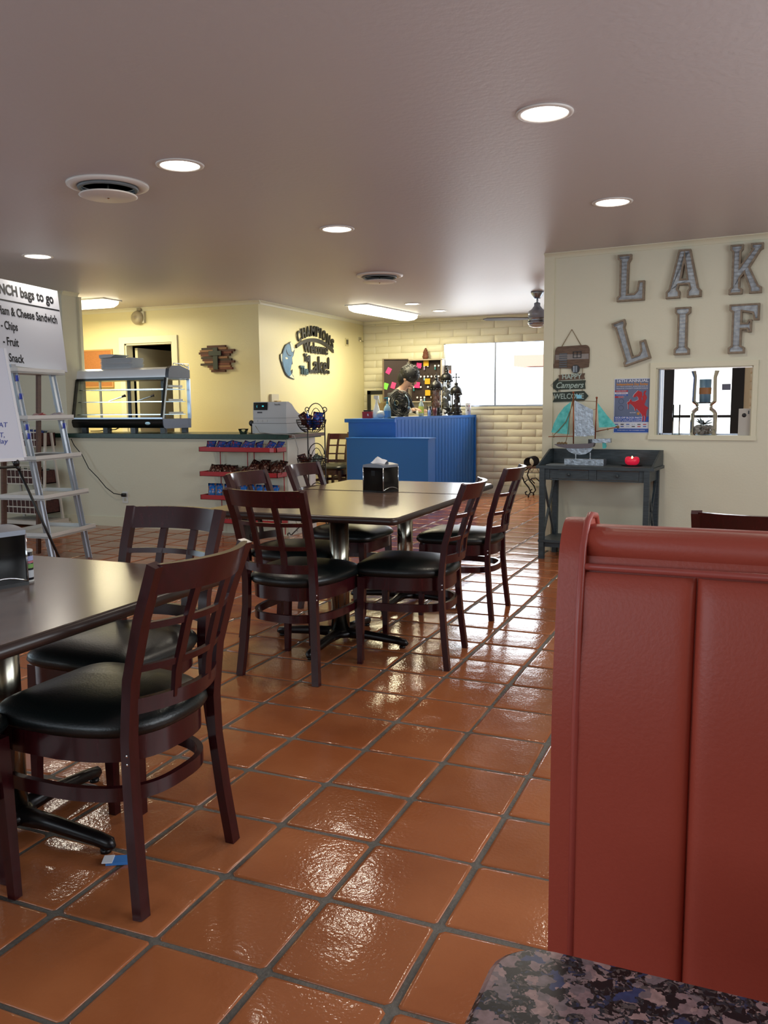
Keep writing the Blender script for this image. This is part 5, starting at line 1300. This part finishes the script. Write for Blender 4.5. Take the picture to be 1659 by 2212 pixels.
# candle
cd_ = lk('candle', 'lit irregular red candle glowing on the console table', 'candle', .792, .2, .774)
RC = mat('red_wax', 'd21f3c', .35); RC.node_tree.nodes['Principled BSDF'].inputs['Emission Color'].default_value = lin('d21f3c'); RC.node_tree.nodes['Principled BSDF'].inputs['Emission Strength'].default_value = .45
bm = nb(); lathe(bm, [(.035, 0), (.05, .01), (.057, .028), (.056, .042), (.048, .054), (.03, .057), (.002, .05)], seg=18)
for v in bm.verts:
    if v.co.z > .035: v.co.z += .009*sin(2*math.atan2(v.co.y, v.co.x)+2)
obj('wax', bm, RC, cd_, smooth=True)
bm = nb(); sphere(bm, (0, 0, .058), .006, (1, 1, 1.9)); obj('flame', bm, mat('flame', 'ffd88a', .5, emit=12), cd_, smooth=True)
bm = nb(); lathe(bm, [(.07, 0), (.085, .006), (.083, .008), (.002, .004)], seg=24); o = obj('plate', bm, BLACK, smooth=True); o.location = lw(.79, .2, .766); tag(o, 'flat black plate under the red candle', 'plate')

# ------------------------------------------------------------------ big metal letters
def letter(name, ch_label, s, z, w_, h_, outer, hole=None, tilt=0):
    t = lk('metal_letter', ch_label, 'letter', s, 0, z)
    if tilt: t.rotation_euler = (0, tilt, TH)
    O = [(x*w_, y*h_) for x, y in outer]; loops = [[Vector((x, y, 0)) for x, y in O]]
    if hole: loops.append([Vector((x*w_, y*h_, 0)) for x, y in hole])
    flat = [p for l in loops for p in l]; tris = geometry.tessellate_polygon(loops)
    bm = nb(); vs = [bm.verts.new((p.x, -.045, p.y)) for p in flat]
    for tr in tris:
        try: bm.faces.new([vs[i] for i in tr])
        except ValueError: pass
    bmesh.ops.recalc_face_normals(bm, faces=bm.faces)
    fs = list(bm.faces); ins = bmesh.ops.inset_region(bm, faces=fs, thickness=.014, use_even_offset=True, use_boundary=True)
    inner = [f for f in fs if f.is_valid]
    # panel mesh
    pb = nb(); mp = {}
    for f in inner:
        vv = []
        for v in f.verts:
            if v not in mp: mp[v] = pb.verts.new(v.co)
            vv.append(mp[v])
        pb.faces.new(vv)
    bmesh.ops.delete(bm, geom=inner, context='FACES')
    # rim: extrude to the back
    rim = list(bm.faces); r_ = bmesh.ops.extrude_face_region(bm, geom=rim); bmesh.ops.translate(bm, vec=(0, .044, 0), verts=[v for v in r_['geom'] if isinstance(v, bmesh.types.BMVert)])
    obj('rim', bm, BURL, t)
    zmin = min(y for x, y in O); zmax = max(y for x, y in O); step = .0095; zz = zmin+step; k = 0; lines = []
    while zz < zmax:
        bmesh.ops.bisect_plane(pb, geom=pb.verts[:]+pb.edges[:]+pb.faces[:], plane_co=(0, 0, zz), plane_no=(0, 0, 1)); lines.append(zz); zz += step
    for v in pb.verts:
        q = (v.co.z-zmin)/step; v.co.y = -.034+(.0022 if round(q) % 3 == 0 and abs(q-round(q)) < .05 else 0)
    obj('corrugated_panel', pb, mat('letter_galvanised', '9aa0a6', .45, .55, var=.3, vscale=30), t)
    return t
LL = [(0, 1), (.5, 1), (.5, .9), (.42, .82), (.40, .16), (.62, .16), (.72, .22), (.78, .42), (1, .42), (1, 0), (0, 0), (0, .09), (.08, .13), (.08, .87), (0, .91)]
AA = [(.33, 1), (.67, 1), (.92, .2), (1, .14), (1, 0), (.60, 0), (.60, .14), (.66, .19), (.63, .27), (.37, .27), (.34, .19), (.40, .14), (.40, 0), (0, 0), (0, .14), (.08, .2)]
AH = [(.43, .40), (.57, .40), (.5, .72)]
KK = [(0, 1), (.40, 1), (.40, .9), (.34, .85), (.34, .60), (.66, .88), (.62, .90), (.62, 1), (1, 1), (1, .88), (.92, .85), (.62, .53), (.9, .16), (1, .12), (1, 0), (.62, 0), (.62, .1), (.44, .40), (.34, .32), (.34, .14), (.42, .1), (.42, 0), (0, 0), (0, .1), (.07, .15), (.07, .85), (0, .9)]
II = [(0, 1), (1, 1), (1, .88), (.82, .83), (.82, .17), (1, .12), (1, 0), (0, 0), (0, .12), (.18, .17), (.18, .83), (0, .88)]
FF = [(0, 1), (1, 1), (1, .66), (.82, .66), (.76, .80), (.44, .84), (.44, .62), (.6, .62), (.64, .68), (.76, .68), (.76, .42), (.64, .42), (.6, .48), (.44, .48), (.44, .16), (.56, .12), (.56, 0), (0, 0), (0, .12), (.1, .16), (.1, .84), (0, .88)]
letter('L', 'upright galvanised metal letter L, top left of the group', .60, 2.068, .215, .365, LL)
letter('A', 'galvanised metal letter A in the top row', .98, 2.066, .263, .365, AA, AH)
letter('K', 'galvanised metal letter K at top right', 1.44, 2.067, .23, .364, KK)
letter('L', 'tilted galvanised metal letter L, lower left of the group', .675, 1.55, .215, .365, LL, tilt=radians(-18))
letter('I', 'galvanised metal letter I in the lower row', 1.054, 1.631, .116, .365, II)
letter('F', 'galvanised metal letter F at lower right', 1.45, 1.627, .213, .366, FF)

# camper sign
cs2 = lk('camper_sign', 'hanging wooden camper sign reading Happy Campers Welcome', 'sign', 0, 0)
CW = mat('camper_wood', '6a574a', .8, var=.35, vscale=6, stretch=(3, 3, 26)); CGn = mat('plank_green', '37423c', .75, var=.25, vscale=8); LT = mat('letter_pale', 'a9bdb6', .6)
r = []
for cx, cz, a0 in ((.345, 1.70, 0), (.125, 1.695, pi/2)):
    for k in range(6): a = a0+pi/2*k/5; r.append((cx+.035*cos(a), cz+.04*sin(a)))
body = r+[(.085, 1.60), (.078, 1.585), (.078, 1.56), (.22, 1.552), (.245, 1.553), (.335, 1.553), (.375, 1.56), (.38, 1.6)]
obj('camper_body', pbm(body, -.016, -.002), CW, cs2)
obj('pale_band', bx(.094, .376, -.018, -.016, 1.625, 1.668), mat('band_grey', '8d8886', .8, var=.3, vscale=12), cs2)
for k in range(7): obj('door_slat', bx(.128, .195, -.021, -.017, 1.562+k*.0175, 1.572+k*.0175), mat('slat_metal', '5a6068', .5, .3), cs2)
bm = nb(); wx, wz = .245, 1.635
for a in ((wx, wx+.005, wz, wz+.055), (wx+.065, wx+.07, wz, wz+.055), (wx+.033, wx+.037, wz, wz+.055), (wx, wx+.07, wz, wz+.005), (wx, wx+.07, wz+.05, wz+.055), (wx, wx+.07, wz+.026, wz+.03)): box(bm, a[0], a[1], -.022, -.018, a[2], a[3])
obj('camper_window', bm, IRON, cs2)
bm = nb(); lathe(bm, [(.034, 0), (.034, .008)], seg=24); bmesh.ops.transform(bm, matrix=Matrix.Translation((.27, -.018, 1.545)) @ Matrix.Rotation(pi/2, 4, 'X'), verts=bm.verts); obj('wheel', bm, mat('wheel_dark', '2c3034', .5), cs2)
for x in (.254, .266, .28): obj('wheel_rib', bx(x-.003, x+.003, -.029, -.026, 1.52, 1.57), GALV, cs2)
bm = nb(); tube(bm, [(.145, -.008, 1.735), (.228, -.006, 1.872), (.31, -.008, 1.735)], .003, 6); obj('hanging_rope', bm, ROPE, cs2)
bm = nb()
for x in (.135, .325): tube(bm, [(x, -.009, 1.56), (x, -.009, 1.33)], .0022, 5)
obj('spacer_cord', bm, ROPE, cs2)
obj('plank', pbm([(.122, 1.50), (.345, 1.51), (.338, 1.485), (.346, 1.462), (.122, 1.455), (.128, 1.48)], -.014, -.003), CW, cs2)
obj('plank', pbm([(.05, 1.415), (.118, 1.475), (.118, 1.448), (.352, 1.452), (.347, 1.42), (.352, 1.382), (.118, 1.378), (.118, 1.36)], -.014, -.003), CGn, cs2)
obj('plank', pbm([(.068, 1.355), (.34, 1.365), (.378, 1.323), (.34, 1.282), (.075, 1.275), (.095, 1.315)], -.014, -.003), CGn, cs2)
text('HAPPY', .055, LT, cs2, .235, -.0155, 1.483, w=.165, off=.0015)
text('Campers', .068, LT, cs2, .215, -.0155, 1.412, w=.235, shear=.35, off=.001)
text('WELCOME', .062, LT, cs2, .215, -.0155, 1.32, w=.255, off=.0008)

# rodeo poster
po = lk('event_poster', 'rodeo event poster with red rearing horse beside the hatch', 'poster', 0, 0)
obj('paper', bx(.588, .877, -.004, -.001, 1.017, 1.459), mat('poster_paper', 'd4dae6', .5), po)
obj('grey_field', bx(.594, .871, -.0048, -.004, 1.11, 1.453), mat('poster_grey', '63708f', .5), po)
PB = mat('poster_blue', '2a56ae', .5); obj('blue_band', bx(.594, .871, -.0052, -.004, 1.108, 1.152), PB, po); obj('blue_band', bx(.594, .871, -.0052, -.004, 1.024, 1.055), PB, po)
PW = mat('poster_white', 'd8dcea', .6); PO = mat('poster_orange', 'c88a3e', .6); PR = mat('poster_red', 'b52a34', .6)
text('16TH ANNUAL', .031, PW, po, .7325, -.0056, 1.438, w=.25, off=.0006)
text('Independence Day Rodeo', .027, PO, po, .7325, -.0056, 1.412, w=.25, off=.0009)
text('JULY 7 FRIDAY & SATURDAY, GRANDSTAND SHOW 7PM', .012, PW, po, .7325, -.0056, 1.394, w=.25)
text('MOHAVE COUNTY FAIRGROUNDS', .014, PW, po, .7325, -.0056, 1.378, w=.25)
for s_, z, c in (('BARREL RACING', 1.358, PR), ('BULL RIDING', 1.341, PW), ('MUTTON BUSTIN', 1.326, PB), ('TEAM ROPING', 1.310, PR)):
    obj('ribbon', bx(.596, .70 if z > 1.32 else .665, -.0056, -.0048, z-.0065, z+.0065), c, po); text(s_, .010, PW if c is not PW else PR, po, .648, -.0062, z, w=.08 if z > 1.32 else .05)
for z in (1.275, 1.222): bm = nb(); tube(bm, [(.648+.02*cos(2*pi*k/20), -.0056, z+.02*sin(2*pi*k/20)) for k in range(20)], .0012, 4, closed=True); obj('round_seal', bm, mat('seal_grey', '505c78', .5), po)
def hz_(pts): return [((x-1020)/6.913*.00362+.590, 1.459-(y-812)/6.913*.00378) for x, y in pts]
horse = [(1310, 1080), (1325, 1050), (1370, 1005), (1385, 988), (1395, 1000), (1430, 1005), (1450, 1030), (1448, 1075), (1440, 1110), (1455, 1150), (1475, 1180), (1500, 1215), (1540, 1240), (1548, 1270), (1530, 1265), (1520, 1300), (1515, 1345), (1520, 1370), (1505, 1440), (1490, 1448), (1495, 1380), (1485, 1360), (1475, 1365), (1480, 1400), (1470, 1440), (1455, 1445), (1462, 1380), (1445, 1340), (1400, 1290), (1370, 1260), (1355, 1262), (1362, 1285), (1345, 1290), (1335, 1245), (1300, 1205), (1262, 1180), (1245, 1215), (1250, 1265), (1238, 1265), (1235, 1190), (1222, 1185), (1228, 1160), (1255, 1150), (1262, 1125), (1275, 1115), (1300, 1150), (1345, 1150), (1395, 1125), (1385, 1090), (1365, 1075), (1340, 1090), (1320, 1092)]
obj('horse_outline', pbm([(x-.0025, z+.001) for x, z in hz_(horse)], -.0054, -.0048), PW, po); obj('horse', pbm(hz_(horse), -.0060, -.0054), PR, po)
obj('rider', pbm(hz_([(1450, 1080), (1470, 1060), (1465, 1030), (1480, 1000), (1505, 990), (1508, 1010), (1490, 1040), (1510, 1065), (1522, 1100), (1505, 1140), (1490, 1190), (1465, 1180), (1450, 1150), (1458, 1110)]), -.0062, -.0054), PR, po)
text('ROTARY', .013, PW, po, .745, -.0056, 1.183, w=.05); bm = nb(); lathe(bm, [(.011, 0), (.011, .0008)], seg=18); bmesh.ops.transform(bm, matrix=Matrix.Translation((.787, -.0048, 1.176)) @ Matrix.Rotation(pi/2, 4, 'X'), verts=bm.verts); obj('gold_seal', bm, PO, po)
text('KICK-OFF BLOCK PARTY', .018, PW, po, .71, -.0056, 1.142, w=.215, off=.0005); text('FRIDAY, JULY 2ND 5-9:00PM', .014, PW, po, .71, -.0056, 1.126, w=.215); text('MUSIC & STREET SHOPPING', .012, PW, po, .71, -.0056, 1.114, w=.215)
for k in range(6):
    for j in range(2): obj('sponsor_mark', bx(.602+k*.045, .602+k*.045+.026, -.0046, -.004, 1.085-j*.017, 1.092-j*.017), (PB, IRON, PB, GALV, IRON, PR)[(k+j) % 6], po)
text('MORE INFO AT THE CHAMBER OFFICE', .010, PW, po, .7325, -.0056, 1.04, w=.22)

# ------------------------------------------------------------------ things on the hatch sill
vz = hz0+.002
vj = lk('glass_terrarium', 'double glass vase with succulent and pebbles on hatch sill', 'vase', 1.281, -.055, vz)
bm = nb(); lathe(bm, [(.095, 0), (.1, .01), (.1, .17), (.088, .195), (.064, .215), (.064, .235), (.09, .255), (.092, .27), (.088, .45), (.105, .5)], seg=28, cap=False); obj('glass_body', bm, JAR_GLASS, vj, smooth=True)
bm = nb(); rnd = random.Random(4)
for k in range(90):
    a = rnd.uniform(0, 6.28); rr_ = .088*math.sqrt(rnd.random()); sphere(bm, (rr_*cos(a), rr_*sin(a), rnd.uniform(.012, .07)), rnd.uniform(.012, .02), (1, .8, .7), 6, 4)
obj('pebbles', bm, mat('pebble', '7a746c', .6, var=.6, vscale=30, col2='b8b0a4'), vj, kind='stuff')
for k in range(16):
    a = k*2.399; e = .25+.06*(k % 5)*2; ln = .08+.008*(k % 3); d = Vector((cos(a)*cos(e), sin(a)*cos(e), sin(e))); s_ = Vector((-sin(a), cos(a), 0))
    bm = nb(); b0 = Vector((0, 0, .08)); tip = b0+d*ln; v = [bm.verts.new(p) for p in (b0-s_*.006, b0+d*ln*.4-s_*.013+Vector((0, 0, -.003)), tip, b0+d*ln*.4+s_*.013+Vector((0, 0, -.003)), b0+s_*.006, b0+d*ln*.5+Vector((0, 0, .006)))]
    for f in ((0, 1, 5), (1, 2, 5), (2, 3, 5), (3, 4, 5), (4, 0, 5), (0, 4, 3, 2, 1)): bm.faces.new([v[i] for i in f])
    obj('succulent_leaf', bm, mat('succulent', '26301f', .5), vj)
cn2 = lk('jar_candle', 'blue glass candle with orange label in top of the double vase', 'candle', 1.285, -.055, vz+.245)
bm = nb(); lathe(bm, [(.042, .012), (.045, .19)], seg=20); obj('cup', bm, mat('cup_blue', '55778f', .25, var=.5, vscale=14, stretch=(1, 1, .1), col2='a9c4d4'), cn2, smooth=True)
bm = nb(); lathe(bm, [(.0455, .075), (.0465, .125)], seg=20, cap=False); obj('label', bm, mat('label_orange', 'a56a3a', .5), cn2, smooth=True)
bm = nb(); lathe(bm, [(.062, .002), (.062, .012)], seg=20); obj('dark_disc', bm, BLACK, cn2)
gl = lk('glass_tumbler', 'narrow clear glass at the left of the hatch sill', 'glass', 1.07, -.075, vz)
bm = nb(); lathe(bm, [(.03, 0), (.03, .24), (.027, .24), (.027, .01), (.002, .01)], seg=20); obj('glass', bm, CASE_GLASS, gl, smooth=True)
af = lk('air_freshener', 'white wall air freshener dispenser at right of the hatch sill', 'air freshener', 1.585, -.05, vz)
obj('case', bx(-.045, .045, -.03, .04, 0, .205), mat('afw', 'b5b1a8', .4), af, bev=.012)
bm = nb(); lathe(bm, [(.016, 0), (.013, .004), (.002, .002)], seg=16); bmesh.ops.transform(bm, matrix=Matrix.Translation((-.005, -.031, .155)) @ Matrix.Rotation(pi/2, 4, 'X'), verts=bm.verts); obj('nozzle', bm, IRON, af, smooth=True)
obj('indicator', bx(.022, .03, -.032, -.03, .165, .19), IRON, af)
